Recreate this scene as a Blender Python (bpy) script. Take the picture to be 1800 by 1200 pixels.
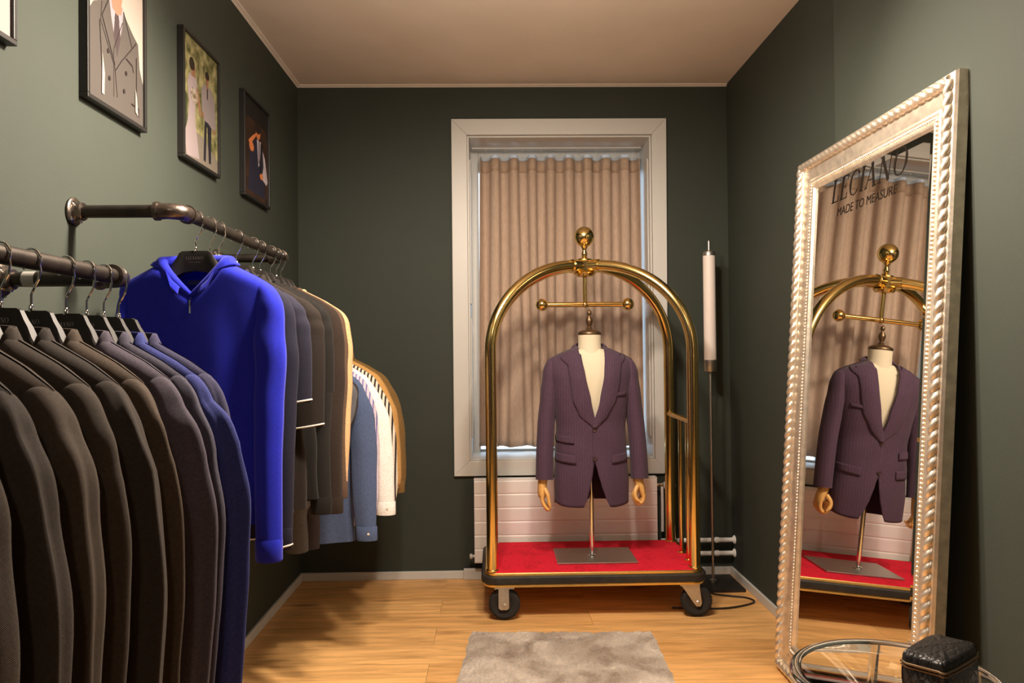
import bpy, bmesh, math, random
from mathutils import Vector, Matrix
from math import sin, cos, pi, sqrt, radians

for o in list(bpy.data.objects):
    bpy.data.objects.remove(o)
S = bpy.context.scene
COL = S.collection
W, H = 2.362, 2.70          # room width, height; back wall at y=0, left wall at x=0

# ------------------------------------------------------------------ camera
cam = bpy.data.cameras.new('camera'); cam.sensor_width = 36; cam.lens = 27.0
cam.clip_start = 0.02
co = bpy.data.objects.new('camera', cam); COL.objects.link(co)
yaw, pitch, roll = 0.02121, 0.01184, -0.0100
f_ = Vector((sin(yaw)*cos(pitch), cos(yaw)*cos(pitch), sin(pitch)))
r_ = Vector((cos(yaw), -sin(yaw), 0)); u_ = r_.cross(f_)
r2 = cos(roll)*r_ + sin(roll)*u_; u2 = -sin(roll)*r_ + cos(roll)*u_
co.matrix_world = Matrix(((r2.x, u2.x, -f_.x, 1.0725), (r2.y, u2.y, -f_.y, -4.2097),
                          (r2.z, u2.z, -f_.z, 1.2388), (0, 0, 0, 1)))
S.camera = co

# ------------------------------------------------------------------ world, lights, exposure
S.view_settings.view_transform = 'Standard'; S.view_settings.look = 'None'
S.view_settings.gamma = 1.0; S.view_settings.use_curve_mapping = False
S.view_settings.exposure = -0.07
wd = bpy.data.worlds.new('overcast_daylight'); S.world = wd; wd.use_nodes = True
bg = wd.node_tree.nodes['Background']; bg.inputs[0].default_value = (0.60, 0.80, 1.0, 1); bg.inputs[1].default_value = 3.6

WARM = (1.0, 0.845, 0.685)
def spot(name, loc, aim, watts, angle, blend, radius, col=WARM):
    l = bpy.data.lights.new(name, 'SPOT'); l.energy = watts; l.color = col
    l.spot_size = radians(angle); l.spot_blend = blend; l.shadow_soft_size = radius
    o = bpy.data.objects.new(name, l); COL.objects.link(o); o.location = loc
    o.rotation_euler = (Vector(aim)-Vector(loc)).to_track_quat('-Z', 'Y').to_euler()
    return o
# a cluster of ceiling spots above the middle of the room, then an added fill lamp behind the camera
spot('ceiling_spot_or_fill', (0.92, -2.12, 2.44), (1.15, -1.50, 0.0), 94, 168, 0.55, 0.07)
spot('ceiling_spot_or_fill', (1.34, -2.12, 2.44), (1.35, -1.50, 0.0), 94, 168, 0.55, 0.07)
spot('ceiling_spot_or_fill', (1.06, -2.20, 2.46), (0.00, -2.30, 1.45), 255, 104, 0.9, 0.045)
spot('ceiling_spot_or_fill', (1.18, -1.90, 2.46), (2.30, -2.70, 1.35), 135, 100, 0.9, 0.045)
spot('ceiling_spot_or_fill', (1.10, -5.30, 2.55), (1.2, -4.6, 0.0), 45, 160, 0.8, 0.08)  # added fill from the camera side, lifts the dark jacket fronts
pl0 = bpy.data.lights.new('ceiling_fill', 'POINT'); pl0.energy = 37; pl0.color = WARM; pl0.shadow_soft_size = .12  # added point light that brightens ceiling and upper back wall, no real fixture
po = bpy.data.objects.new('ceiling_fill', pl0); COL.objects.link(po); po.location = (1.15, -2.12, 2.20)

# ------------------------------------------------------------------ materials
def hexlin(r, g, b):
    f = lambda c: (c/255/12.92 if c/255 <= .04045 else ((c/255+.055)/1.055)**2.4)
    return (f(r), f(g), f(b))
class NT:
    def __init__(s, name):
        s.m = bpy.data.materials.new(name); s.m.use_nodes = True
        s.n = s.m.node_tree.nodes; s.l = s.m.node_tree.links
        s.b = s.n['Principled BSDF']; s.out = s.n['Material Output']
    def add(s, t, **k):
        nd = s.n.new(t)
        for a, v in k.items():
            if a.startswith('i_'):
                key = a[2:]; nd.inputs[int(key) if key.isdigit() else key].default_value = v
            else: setattr(nd, a, v)
        return nd
    def link(s, a, b): s.l.new(a, b)
def mat(name, col, rough=.5, metal=0, var=0, vscale=8, bump=0, bscale=60, stretch=(1, 1, 1), sheen=0, spec=.5, coat=0, alpha=1):
    t = NT(name); b = t.b
    b.inputs['Base Color'].default_value = (*col, 1); b.inputs['Roughness'].default_value = rough
    b.inputs['Metallic'].default_value = metal; b.inputs['Specular IOR Level'].default_value = spec
    if sheen:
        b.inputs['Sheen Weight'].default_value = sheen; b.inputs['Sheen Roughness'].default_value = .4
        b.inputs['Sheen Tint'].default_value = (*[min(1, c*.5+.5) for c in col], 1)
    if coat: b.inputs['Coat Weight'].default_value = coat
    if alpha < 1: b.inputs['Alpha'].default_value = alpha
    if var or bump:
        tc = t.add('ShaderNodeTexCoord'); mp = t.add('ShaderNodeMapping'); mp.inputs['Scale'].default_value = stretch
        t.link(tc.outputs['Object'], mp.inputs[0])
    if var:
        no = t.add('ShaderNodeTexNoise'); no.inputs['Scale'].default_value = vscale; no.inputs['Detail'].default_value = 4
        t.link(mp.outputs[0], no.inputs['Vector'])
        r = t.add('ShaderNodeValToRGB'); e = r.color_ramp.elements
        e[0].position = .3; e[1].position = .7
        e[0].color = (*[c*(1-var) for c in col], 1); e[1].color = (*[min(1, c*(1+var)) for c in col], 1)
        t.link(no.outputs['Fac'], r.inputs[0]); t.link(r.outputs[0], b.inputs['Base Color'])
    if bump:
        n2 = t.add('ShaderNodeTexNoise'); n2.inputs['Scale'].default_value = bscale; n2.inputs['Detail'].default_value = 3
        t.link(mp.outputs[0], n2.inputs['Vector'])
        bp = t.add('ShaderNodeBump'); bp.inputs['Strength'].default_value = bump; bp.inputs['Distance'].default_value = .004
        t.link(n2.outputs['Fac'], bp.inputs['Height']); t.link(bp.outputs[0], b.inputs['Normal'])
    return t.m
def fabric(name, col, weave=900, sheen=.12, stripe=None, sw=60, sthr=.9, srot=0):
    """woven cloth: fine thread bump, slight tone variation, optional vertical stripes"""
    t = NT(name); b = t.b
    b.inputs['Roughness'].default_value = .85; b.inputs['Specular IOR Level'].default_value = .2
    b.inputs['Sheen Weight'].default_value = sheen; b.inputs['Sheen Roughness'].default_value = .5
    b.inputs['Sheen Tint'].default_value = (*[min(1, c*.6+.35) for c in col], 1)
    tc = t.add('ShaderNodeTexCoord')
    no = t.add('ShaderNodeTexNoise'); no.inputs['Scale'].default_value = 220; no.inputs['Detail'].default_value = 2
    t.link(tc.outputs['Object'], no.inputs['Vector'])
    r = t.add('ShaderNodeValToRGB'); e = r.color_ramp.elements; e[0].position = .3; e[1].position = .7
    e[0].color = (*[c*.82 for c in col], 1); e[1].color = (*[min(1, c*1.18) for c in col], 1)
    t.link(no.outputs['Fac'], r.inputs[0]); last = r.outputs[0]
    if stripe:
        wv = t.add('ShaderNodeTexWave', wave_type='BANDS', bands_direction='X'); wv.inputs['Scale'].default_value = sw
        wv.inputs['Distortion'].default_value = 0
        mpp = t.add('ShaderNodeMapping'); mpp.inputs['Rotation'].default_value = (0, 0, srot)
        t.link(tc.outputs['Object'], mpp.inputs[0]); t.link(mpp.outputs[0], wv.inputs['Vector'])
        rr = t.add('ShaderNodeValToRGB'); e = rr.color_ramp.elements; e[0].position = sthr-.06; e[1].position = sthr+.06
        t.link(wv.outputs['Fac'], rr.inputs[0])
        mx = t.add('ShaderNodeMixRGB'); mx.inputs[2].default_value = (*stripe, 1)
        t.link(rr.outputs[0], mx.inputs[0]); t.link(last, mx.inputs[1]); last = mx.outputs[0]
    t.link(last, b.inputs['Base Color'])
    w2 = t.add('ShaderNodeTexWave', wave_type='BANDS', bands_direction='DIAGONAL'); w2.inputs['Scale'].default_value = weave*.35
    w2.inputs['Distortion'].default_value = 1.5
    t.link(tc.outputs['Object'], w2.inputs['Vector'])
    bp = t.add('ShaderNodeBump'); bp.inputs['Strength'].default_value = .25; bp.inputs['Distance'].default_value = .0015
    t.link(w2.outputs['Fac'], bp.inputs['Height']); t.link(bp.outputs[0], b.inputs['Normal'])
    return t.m

M = {}
M['wall'] = mat('green_wall_paint', (.0395, .0468, .0372), .72, var=.04, vscale=3, bump=.12, bscale=220, spec=.3)
M['ceiling'] = mat('ceiling_plaster', (.78, .70, .62), .9, var=.03, vscale=4, bump=.1, bscale=90, spec=.2)
M['white'] = mat('white_lacquer', (.59, .585, .56), .45, bump=.03, bscale=40)
M['radwhite'] = mat('radiator_enamel', (.88, .86, .85), .35)
M['black_frame'] = mat('black_picture_frame', (.012, .011, .010), .45)
M['pipe'] = mat('black_steel_pipe', (.055, .045, .038), .42, metal=.85, var=.25, vscale=30, bump=.1, bscale=120)
M['fitting'] = mat('malleable_iron_fitting', (.16, .13, .11), .32, metal=.95, var=.3, vscale=50, bump=.35, bscale=70)
M['chrome'] = mat('chrome', (.82, .82, .82), .10, metal=1)
M['steel'] = mat('brushed_steel', (.50, .47, .43), .38, metal=1, var=.08, vscale=40, stretch=(1, 12, 1))
M['zinc'] = mat('zinc_plate', (.62, .58, .52), .42, metal=.9, var=.1, vscale=40)
M['brass'] = mat('polished_brass', (.90, .66, .26), .15, metal=1)
M['brass2'] = mat('brass_trim', (.90, .62, .22), .25, metal=1)
M['bronze'] = mat('antique_bronze', (.20, .13, .075), .4, metal=.9)
M['rubber'] = mat('black_rubber', (.022, .019, .017), .55, var=.4, vscale=25, bump=.15, bscale=50)
M['tyre'] = mat('tyre_rubber', (.018, .017, .016), .8, bump=.3, bscale=120)
M['black_plastic'] = mat('black_satin_plastic', (.016, .014, .013), .38, spec=.5)
M['hanger'] = mat('black_hanger_finish', (.018, .015, .013), .5, spec=.25)
M['grey_print'] = mat('silver_grey_print', (.30, .28, .26), .5)
M['cream'] = mat('cream_jersey', (.70, .62, .46), .85, bump=.1, bscale=400, sheen=.2)
M['wood_hand'] = mat('varnished_beech', (.72, .40, .13), .35, var=.15, vscale=30, stretch=(1, 1, .2))
M['silver_frame'] = mat('champagne_silver_leaf', (.84, .745, .62), .36, metal=.85, var=.16, vscale=35, bump=.15, bscale=90)
M['backing'] = mat('mirror_backing_board', (.10, .075, .05), .8)
M['dark_ink'] = mat('dark_vinyl_lettering', (.012, .009, .007), .9, spec=0)
M['lampdiff'] = mat('opal_tube', (.80, .71, .66), .5)
M['croc'] = None
M['daylight_white'] = M['white']

def m_mirror():
    t = NT('mirror_silver'); b = t.b
    b.inputs['Base Color'].default_value = (.88, .87, .84, 1); b.inputs['Metallic'].default_value = 1; b.inputs['Roughness'].default_value = .006
    return t.m
M['mirror'] = m_mirror()
def m_glass(name, tint=(1, 1, 1), rough=0.0):
    t = NT(name); b = t.b
    b.inputs['Base Color'].default_value = (*tint, 1); b.inputs['Transmission Weight'].default_value = 1
    b.inputs['Roughness'].default_value = rough; b.inputs['IOR'].default_value = 1.45
    return t.m
M['glass'] = m_glass('clear_glass', (.97, .99, .97))
def m_pane():
    t = NT('window_pane'); t.n.remove(t.b)
    tr = t.add('ShaderNodeBsdfTransparent'); gl = t.add('ShaderNodeBsdfGlossy'); gl.inputs['Roughness'].default_value = .01
    fr = t.add('ShaderNodeFresnel'); fr.inputs[0].default_value = 1.3
    mx = t.add('ShaderNodeMixShader'); t.link(fr.outputs[0], mx.inputs[0]); t.link(tr.outputs[0], mx.inputs[1]); t.link(gl.outputs[0], mx.inputs[2])
    t.link(mx.outputs[0], t.out.inputs[0]); return t.m
M['pane'] = m_pane()
def m_floor():
    t = NT('oak_planks'); b = t.b
    tc = t.add('ShaderNodeTexCoord'); mp = t.add('ShaderNodeMapping'); mp.inputs['Location'].default_value = (.4, .165, 0)
    t.link(tc.outputs['Object'], mp.inputs[0])
    br = t.add('ShaderNodeTexBrick', offset=.37, squash=1.0); br.inputs['Scale'].default_value = 1
    br.inputs['Brick Width'].default_value = 1.9; br.inputs['Row Height'].default_value = .195
    br.inputs['Mortar Size'].default_value = .0016; br.inputs['Mortar Smooth'].default_value = .3; br.inputs['Bias'].default_value = 0
    br.inputs['Color1'].default_value = (0, 0, 0, 1); br.inputs['Color2'].default_value = (1, 1, 1, 1); br.inputs['Mortar'].default_value = (.5, .5, .5, 1)
    t.link(mp.outputs[0], br.inputs['Vector'])
    tone = t.add('ShaderNodeValToRGB'); e = tone.color_ramp.elements
    e[0].color = (.78, .415, .145, 1); e[1].color = (.92, .53, .205, 1)
    t.link(br.outputs['Color'], tone.inputs[0])
    # grain
    off = t.add('ShaderNodeVectorMath', operation='ADD'); t.link(mp.outputs[0], off.inputs[0])
    sc = t.add('ShaderNodeVectorMath', operation='SCALE'); sc.inputs['Scale'].default_value = 7; t.link(br.outputs['Color'], sc.inputs[0]); t.link(sc.outputs[0], off.inputs[1])
    m2 = t.add('ShaderNodeMapping'); m2.inputs['Scale'].default_value = (1.3, 13, 1); t.link(off.outputs[0], m2.inputs[0])
    g = t.add('ShaderNodeTexNoise'); g.inputs['Scale'].default_value = 2.2; g.inputs['Detail'].default_value = 7; g.inputs['Roughness'].default_value = .62
    g.inputs['Distortion'].default_value = .6
    t.link(m2.outputs[0], g.inputs['Vector'])
    gr = t.add('ShaderNodeValToRGB'); e = gr.color_ramp.elements
    e[0].position = .28; e[0].color = (.46, .42, .38, 1); e[1].position = .62; e[1].color = (1.06, 1.06, 1.06, 1)
    t.link(g.outputs['Fac'], gr.inputs[0])
    mul = t.add('ShaderNodeMixRGB', blend_type='MULTIPLY'); mul.inputs[0].default_value = .75
    t.link(tone.outputs[0], mul.inputs[1]); t.link(gr.outputs[0], mul.inputs[2])
    # knots
    m3 = t.add('ShaderNodeMapping'); m3.inputs['Scale'].default_value = (1.4, 4.2, 1); t.link(off.outputs[0], m3.inputs[0])
    vo = t.add('ShaderNodeTexVoronoi'); vo.inputs['Scale'].default_value = 1.5; t.link(m3.outputs[0], vo.inputs['Vector'])
    kr = t.add('ShaderNodeValToRGB'); e = kr.color_ramp.elements
    e[0].position = .04; e[0].color = (.30, .23, .17, 1); e[1].position = .19; e[1].color = (1, 1, 1, 1)
    t.link(vo.outputs['Distance'], kr.inputs[0])
    mk = t.add('ShaderNodeMixRGB', blend_type='MULTIPLY'); mk.inputs[0].default_value = .8
    t.link(mul.outputs[0], mk.inputs[1]); t.link(kr.outputs[0], mk.inputs[2])
    sm = t.add('ShaderNodeMixRGB'); sm.inputs[2].default_value = (.12, .055, .02, 1)
    fm = t.add('ShaderNodeMath', operation='MULTIPLY'); fm.inputs[1].default_value = .38
    t.link(br.outputs['Fac'], fm.inputs[0]); t.link(fm.outputs[0], sm.inputs[0]); t.link(mk.outputs[0], sm.inputs[1])
    t.link(sm.outputs[0], b.inputs['Base Color'])
    b.inputs['Roughness'].default_value = .42; b.inputs['Specular IOR Level'].default_value = .35
    bp = t.add('ShaderNodeBump'); bp.inputs['Strength'].default_value = .12; bp.inputs['Distance'].default_value = .003
    t.link(g.outputs['Fac'], bp.inputs['Height']); t.link(bp.outputs[0], b.inputs['Normal'])
    return t.m
M['floor'] = m_floor()
def m_curtain():
    t = NT('linen_curtain'); b = t.b
    tc = t.add('ShaderNodeTexCoord'); mp = t.add('ShaderNodeMapping'); mp.inputs['Scale'].default_value = (1, 1, .12)
    t.link(tc.outputs['Object'], mp.inputs[0])
    no = t.add('ShaderNodeTexNoise'); no.inputs['Scale'].default_value = 260; no.inputs['Detail'].default_value = 3; t.link(mp.outputs[0], no.inputs['Vector'])
    r = t.add('ShaderNodeValToRGB'); e = r.color_ramp.elements; e[0].position = .3; e[1].position = .7
    e[0].color = (.48, .355, .26, 1); e[1].color = (.68, .52, .395, 1)
    t.link(no.outputs['Fac'], r.inputs[0]); t.link(r.outputs[0], b.inputs['Base Color'])
    b.inputs['Roughness'].default_value = .9; b.inputs['Specular IOR Level'].default_value = .15; b.inputs['Sheen Weight'].default_value = .15
    tl = t.add('ShaderNodeBsdfTranslucent'); tl.inputs[0].default_value = (.80, .62, .50, 1)
    mx = t.add('ShaderNodeMixShader'); mx.inputs[0].default_value = .28
    t.link(b.outputs[0], mx.inputs[1]); t.link(tl.outputs[0], mx.inputs[2]); t.link(mx.outputs[0], t.out.inputs[0])
    bp = t.add('ShaderNodeBump'); bp.inputs['Strength'].default_value = .2; bp.inputs['Distance'].default_value = .002
    t.link(no.outputs['Fac'], bp.inputs['Height']); t.link(bp.outputs[0], b.inputs['Normal'])
    return t.m
M['curtain'] = m_curtain()
def m_tape():
    t = NT('white_heading_tape'); b = t.b; b.inputs['Base Color'].default_value = (.80, .84, .88, 1); b.inputs['Roughness'].default_value = .8
    tl = t.add('ShaderNodeBsdfTranslucent'); tl.inputs[0].default_value = (.85, .92, .98, 1)
    mx = t.add('ShaderNodeMixShader'); mx.inputs[0].default_value = .6
    t.link(b.outputs[0], mx.inputs[1]); t.link(tl.outputs[0], mx.inputs[2]); t.link(mx.outputs[0], t.out.inputs[0]); return t.m
M['tape'] = m_tape()
def m_carpet():
    t = NT('red_carpet'); b = t.b
    tc = t.add('ShaderNodeTexCoord')
    no = t.add('ShaderNodeTexNoise'); no.inputs['Scale'].default_value = 70; no.inputs['Detail'].default_value = 6; t.link(tc.outputs['Object'], no.inputs['Vector'])
    n2 = t.add('ShaderNodeTexNoise'); n2.inputs['Scale'].default_value = 9; n2.inputs['Detail'].default_value = 3; t.link(tc.outputs['Object'], n2.inputs['Vector'])
    ad = t.add('ShaderNodeMath', operation='ADD'); t.link(no.outputs['Fac'], ad.inputs[0]); t.link(n2.outputs['Fac'], ad.inputs[1])
    r = t.add('ShaderNodeValToRGB'); e = r.color_ramp.elements; e[0].position = .7; e[1].position = 1.3
    e[0].color = (.52, .006, .022, 1); e[1].color = (.80, .012, .044, 1)
    t.link(ad.outputs[0], r.inputs[0]); t.link(r.outputs[0], b.inputs['Base Color'])
    b.inputs['Roughness'].default_value = .95; b.inputs['Specular IOR Level'].default_value = .1
    b.inputs['Sheen Weight'].default_value = .3; b.inputs['Sheen Tint'].default_value = (1, .15, .15, 1)
    bp = t.add('ShaderNodeBump'); bp.inputs['Strength'].default_value = .7; bp.inputs['Distance'].default_value = .004
    n3 = t.add('ShaderNodeTexNoise'); n3.inputs['Scale'].default_value = 420; t.link(tc.outputs['Object'], n3.inputs['Vector'])
    t.link(n3.outputs['Fac'], bp.inputs['Height']); t.link(bp.outputs[0], b.inputs['Normal'])
    return t.m
M['carpet'] = m_carpet()
def m_rug():
    t = NT('taupe_faux_fur'); b = t.b
    tc = t.add('ShaderNodeTexCoord')
    n1 = t.add('ShaderNodeTexNoise'); n1.inputs['Scale'].default_value = 5.5; n1.inputs['Detail'].default_value = 5; n1.inputs['Distortion'].default_value = .8
    t.link(tc.outputs['Object'], n1.inputs['Vector'])
    r = t.add('ShaderNodeValToRGB'); e = r.color_ramp.elements; e[0].position = .36; e[1].position = .62
    e[0].color = (.27, .20, .15, 1); e[1].color = (.60, .51, .43, 1)
    t.link(n1.outputs['Fac'], r.inputs[0]); t.link(r.outputs[0], b.inputs['Base Color'])
    b.inputs['Roughness'].default_value = 1; b.inputs['Specular IOR Level'].default_value = .1; b.inputs['Sheen Weight'].default_value = .6
    n3 = t.add('ShaderNodeTexNoise'); n3.inputs['Scale'].default_value = 140; n3.inputs['Detail'].default_value = 4; t.link(tc.outputs['Object'], n3.inputs['Vector'])
    bp = t.add('ShaderNodeBump'); bp.inputs['Strength'].default_value = .6; bp.inputs['Distance'].default_value = .01
    t.link(n3.outputs['Fac'], bp.inputs['Height']); t.link(bp.outputs[0], b.inputs['Normal'])
    return t.m
M['rug'] = m_rug()
def m_croc():
    t = NT('black_crocodile_leather'); b = t.b
    b.inputs['Base Color'].default_value = (.010, .008, .008, 1); b.inputs['Specular IOR Level'].default_value = .35; b.inputs['Roughness'].default_value = .42
    tc = t.add('ShaderNodeTexCoord'); mp = t.add('ShaderNodeMapping'); mp.inputs['Scale'].default_value = (1, 1.7, 1)
    t.link(tc.outputs['Object'], mp.inputs[0])
    vo = t.add('ShaderNodeTexVoronoi', feature='DISTANCE_TO_EDGE'); vo.inputs['Scale'].default_value = 48; t.link(mp.outputs[0], vo.inputs['Vector'])
    r = t.add('ShaderNodeValToRGB'); r.color_ramp.elements[1].position = .25; t.link(vo.outputs['Distance'], r.inputs[0])
    bp = t.add('ShaderNodeBump'); bp.inputs['Strength'].default_value = .6; bp.inputs['Distance'].default_value = .002
    t.link(r.outputs[0], bp.inputs['Height']); t.link(bp.outputs[0], b.inputs['Normal'])
    return t.m
M['croc'] = m_croc()

# ------------------------------------------------------------------ mesh helpers
class MB:
    def __init__(s): s.v = []; s.f = []; s.mi = []
    def addv(s, pts):
        n = len(s.v); s.v += [tuple(p) for p in pts]; return n
    def face(s, idx, mi=0): s.f.append(tuple(idx)); s.mi.append(mi)
    def box(s, x0, x1, y0, y1, z0, z1, mi=0):
        n = s.addv([(x, y, z) for z in (z0, z1) for y in (y0, y1) for x in (x0, x1)])
        for q in ((0, 2, 3, 1), (4, 5, 7, 6), (0, 1, 5, 4), (2, 6, 7, 3), (0, 4, 6, 2), (1, 3, 7, 5)):
            s.face([n+i for i in q], mi)
        return s
    def rings(s, R, close=True, cap0=True, cap1=True, mi=0):
        k = len(R[0]); base = [s.addv(r) for r in R]
        for i in range(len(R)-1):
            for j in range(k if close else k-1):
                a, b = base[i]+j, base[i]+(j+1) % k
                c, d = base[i+1]+(j+1) % k, base[i+1]+j
                s.face((a, b, c, d), mi)
        if close and cap0: s.face([base[0]+j for j in reversed(range(k))], mi)
        if close and cap1: s.face([base[-1]+j for j in range(k)], mi)
        return s
    def tube(s, path, r, n=12, caps=True, mi=0, closed=False):
        P = [Vector(p) for p in path]; R = []
        up = None
        for i, p in enumerate(P):
            if closed: t = P[(i+1) % len(P)]-P[i-1]
            else: t = P[min(i+1, len(P)-1)]-P[max(i-1, 0)]
            t.normalize()
            if up is None:
                up = Vector((0, 0, 1)) if abs(t.z) < .9 else Vector((0, 1, 0))
            e1 = (up - t*up.dot(t)); e1.normalize(); e2 = t.cross(e1); up = e1
            rr = r[i] if isinstance(r, (list, tuple)) else r
            R.append([p+rr*(cos(2*pi*j/n)*e1+sin(2*pi*j/n)*e2) for j in range(n)])
        if closed:
            R.append(R[0])
            return s.rings(R, True, False, False, mi)
        return s.rings(R, True, caps, caps, mi)
    def lathe(s, prof, c=(0, 0, 0), n=24, axis='z', caps=True, mi=0):
        R = []
        for r, h in prof:
            ring = []
            for j in range(n):
                a = 2*pi*j/n
                if axis == 'z': q = (c[0]+r*cos(a), c[1]+r*sin(a), c[2]+h)
                elif axis == 'x': q = (c[0]+h, c[1]+r*cos(a), c[2]+r*sin(a))
                else: q = (c[0]+r*sin(a), c[1]+h, c[2]+r*cos(a))
                ring.append(q)
            R.append(ring)
        return s.rings(R, True, caps, caps, mi)
    def ball(s, c, r, n=20, m=12, sc=(1, 1, 1), mi=0):
        R = []
        for i in range(m+1):
            a = pi*(i+.02)/(m+.04); rr = r*sin(a); h = -r*cos(a)
            R.append([(c[0]+sc[0]*rr*cos(2*pi*j/n), c[1]+sc[1]*rr*sin(2*pi*j/n), c[2]+sc[2]*h) for j in range(n)])
        return s.rings(R, True, True, True, mi)
    def grid(s, fn, nu, nv, mi=0):
        n = s.addv([fn(i/nu, j/nv) for j in range(nv+1) for i in range(nu+1)])
        for j in range(nv):
            for i in range(nu):
                a = n+j*(nu+1)+i; s.face((a, a+1, a+nu+2, a+nu+1), mi)
        return s
    def prism(s, poly, h0, h1, plane='xy', mi=0):
        def P(u, w, h): return (u, w, h) if plane == 'xy' else ((u, h, w) if plane == 'xz' else (h, u, w))
        k = len(poly)
        a = s.addv([P(u, w, h0) for u, w in poly]); b = s.addv([P(u, w, h1) for u, w in poly])
        s.face([a+i for i in reversed(range(k))], mi); s.face([b+i for i in range(k)], mi)
        for i in range(k): s.face((a+i, a+(i+1) % k, b+(i+1) % k, b+i), mi)
        return s
    def build(s, name, m, parent=None, off=None, smooth=True, bevel=0, sub=0, solid=0, angle=40, flip=False):
        me = bpy.data.meshes.new(name)
        if off is None and parent is not None and '_o' in parent: off = parent['_o']
        o3 = Vector(off) if off is not None else Vector((0, 0, 0))
        if flip: s.v = [(x, -y, z) for x, y, z in s.v]
        vv = [Vector(v)-o3 for v in s.v]
        me.from_pydata(vv, [], s.f)
        ms = m if isinstance(m, list) else [m]
        for q in ms: me.materials.append(q)
        if len(ms) > 1:
            for p, i in zip(me.polygons, s.mi): p.material_index = i
        bm = bmesh.new(); bm.from_mesh(me)
        bmesh.ops.recalc_face_normals(bm, faces=bm.faces); bm.to_mesh(me); bm.free()
        o = bpy.data.objects.new(name, me); COL.objects.link(o)
        if parent is not None: o.parent = parent
        if parent is not None and '_o' in parent: o['_o'] = parent['_o']
        if smooth:
            for p in me.polygons: p.use_smooth = True
            try: me.set_sharp_from_angle(angle=radians(angle))
            except Exception: pass
        if solid:
            md = o.modifiers.new('solid', 'SOLIDIFY'); md.thickness = solid; md.offset = 0
        if bevel:
            md = o.modifiers.new('bevel', 'BEVEL'); md.width = bevel; md.segments = 2; md.limit_method = 'ANGLE'; md.angle_limit = radians(35)
        if sub:
            md = o.modifiers.new('sub', 'SUBSURF'); md.levels = sub; md.render_levels = sub
        return o
def tag(o, label, cat, group=None):
    o['label'] = label; o['category'] = cat
    if group: o['group'] = group
    return o
def struct(o): o['kind'] = 'structure'; return o
def thing(name, label, cat, loc=(0, 0, 0), rz=0, group=None, authored_world=False):
    o = bpy.data.objects.new(name, None); COL.objects.link(o); o.empty_display_size = .05
    o.location = loc; o.rotation_euler = (0, 0, rz); tag(o, label, cat, group)
    if authored_world: o['_o'] = tuple(loc)
    return o
def sub_off(o, parent):
    return parent
def interp(T, x):
    if x <= T[0][0]: return T[0][1]
    for (a, va), (b, vb) in zip(T, T[1:]):
        if x <= b:
            t = (x-a)/(b-a); t = t*t*(3-2*t)*.5+t*.5
            return va+(vb-va)*t
    return T[-1][1]
def catmull(P, n):
    P = [Vector(p) for p in P]; out = []
    k = len(P)-1
    for i in range(n+1):
        t = i/n*k; s = min(int(t), k-1); u = t-s
        p0 = P[max(s-1, 0)]; p1 = P[s]; p2 = P[s+1]; p3 = P[min(s+2, k)]
        out.append(.5*((2*p1)+(p2-p0)*u+(2*p0-5*p1+4*p2-p3)*u*u+(3*p1-p0-3*p2+p3)*u**3))
    return out
def sp(v, e): return math.copysign(abs(v)**e, v)

# lettering -----------------------------------------------------------------
def serif_word(word, h, gap=.14):
    """italic-free roman capitals as flat polygons; returns list of quads [(x,y)*4] and total width (height h)"""
    T, t, sr = .15, .045, .055
    out = []; x = 0
    def bar(a, b, w):
        (x0, y0), (x1, y1) = a, b; d = Vector((x1-x0, y1-y0)); n = Vector((-d.y, d.x)).normalized()*w/2
        return [(x0+n.x, y0+n.y), (x0-n.x, y0-n.y), (x1-n.x, y1-n.y), (x1+n.x, y1+n.y)]
    def rect(x0, x1, y0, y1): return [(x0, y0), (x1, y0), (x1, y1), (x0, y1)]
    def stem(cx, w=T): return [rect(cx-w/2, cx+w/2, 0, 1), rect(cx-w/2-sr, cx+w/2+sr, 0, t), rect(cx-w/2-sr, cx+w/2+sr, 1-t, 1)]
    def bowl(cx, rx, a0, a1):
        q = []; n = 22
        for i in range(n):
            A, B = a0+(a1-a0)*i/n, a0+(a1-a0)*(i+1)/n
            def pt(a, inner):
                k = abs(cos(a)); w = t+(T-t)*k**1.5
                rr = (rx-w if inner else rx, .52-t if inner else .52)
                return (cx+rr[0]*cos(a), .5+rr[1]*sin(a))
            q.append([pt(A, 0), pt(B, 0), pt(B, 1), pt(A, 1)])
        return q
    for ch in word:
        g = []; w = .3
        if ch == 'L': g = stem(.13)+[rect(.13, .58, 0, t), rect(.54, .58, 0, .24)]; w = .6
        elif ch == 'E': g = stem(.13)+[rect(.13, .58, 0, t), rect(.54, .58, 0, .24), rect(.13, .55, 1-t, 1), rect(.51, .55, .78, 1), rect(.13, .44, .5, .5+t), rect(.41, .44, .42, .63)]; w = .6
        elif ch == 'I': g = stem(.13); w = .26
        elif ch == 'C': g = bowl(.42, .42, radians(42), radians(318))+[rect(.69, .73, .62, .92)]; w = .76
        elif ch == 'O': g = bowl(.45, .45, 0, 2*pi); w = .9
        elif ch == 'A': g = [bar((.08, 0), (.40, 1), t), bar((.36, 1), (.72, 0), T), rect(.2, .58, .3, .3+t), rect(0, .19, 0, t), rect(.58, .86, 0, t)]; w = .84
        elif ch == 'N': g = [rect(.1, .1+t, 0, 1), rect(.72, .72+t, 0, 1), bar((.12, 1), (.74, 0), T), rect(0, .22, 0, t), rect(.62, .87, 1-t, 1), rect(0, .14, 1-t, 1)]; w = .86
        for q in g: out.append([((x+a)*h, b*h) for a, b in q])
        x += w+gap
    return out, (x-gap)*h
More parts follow.
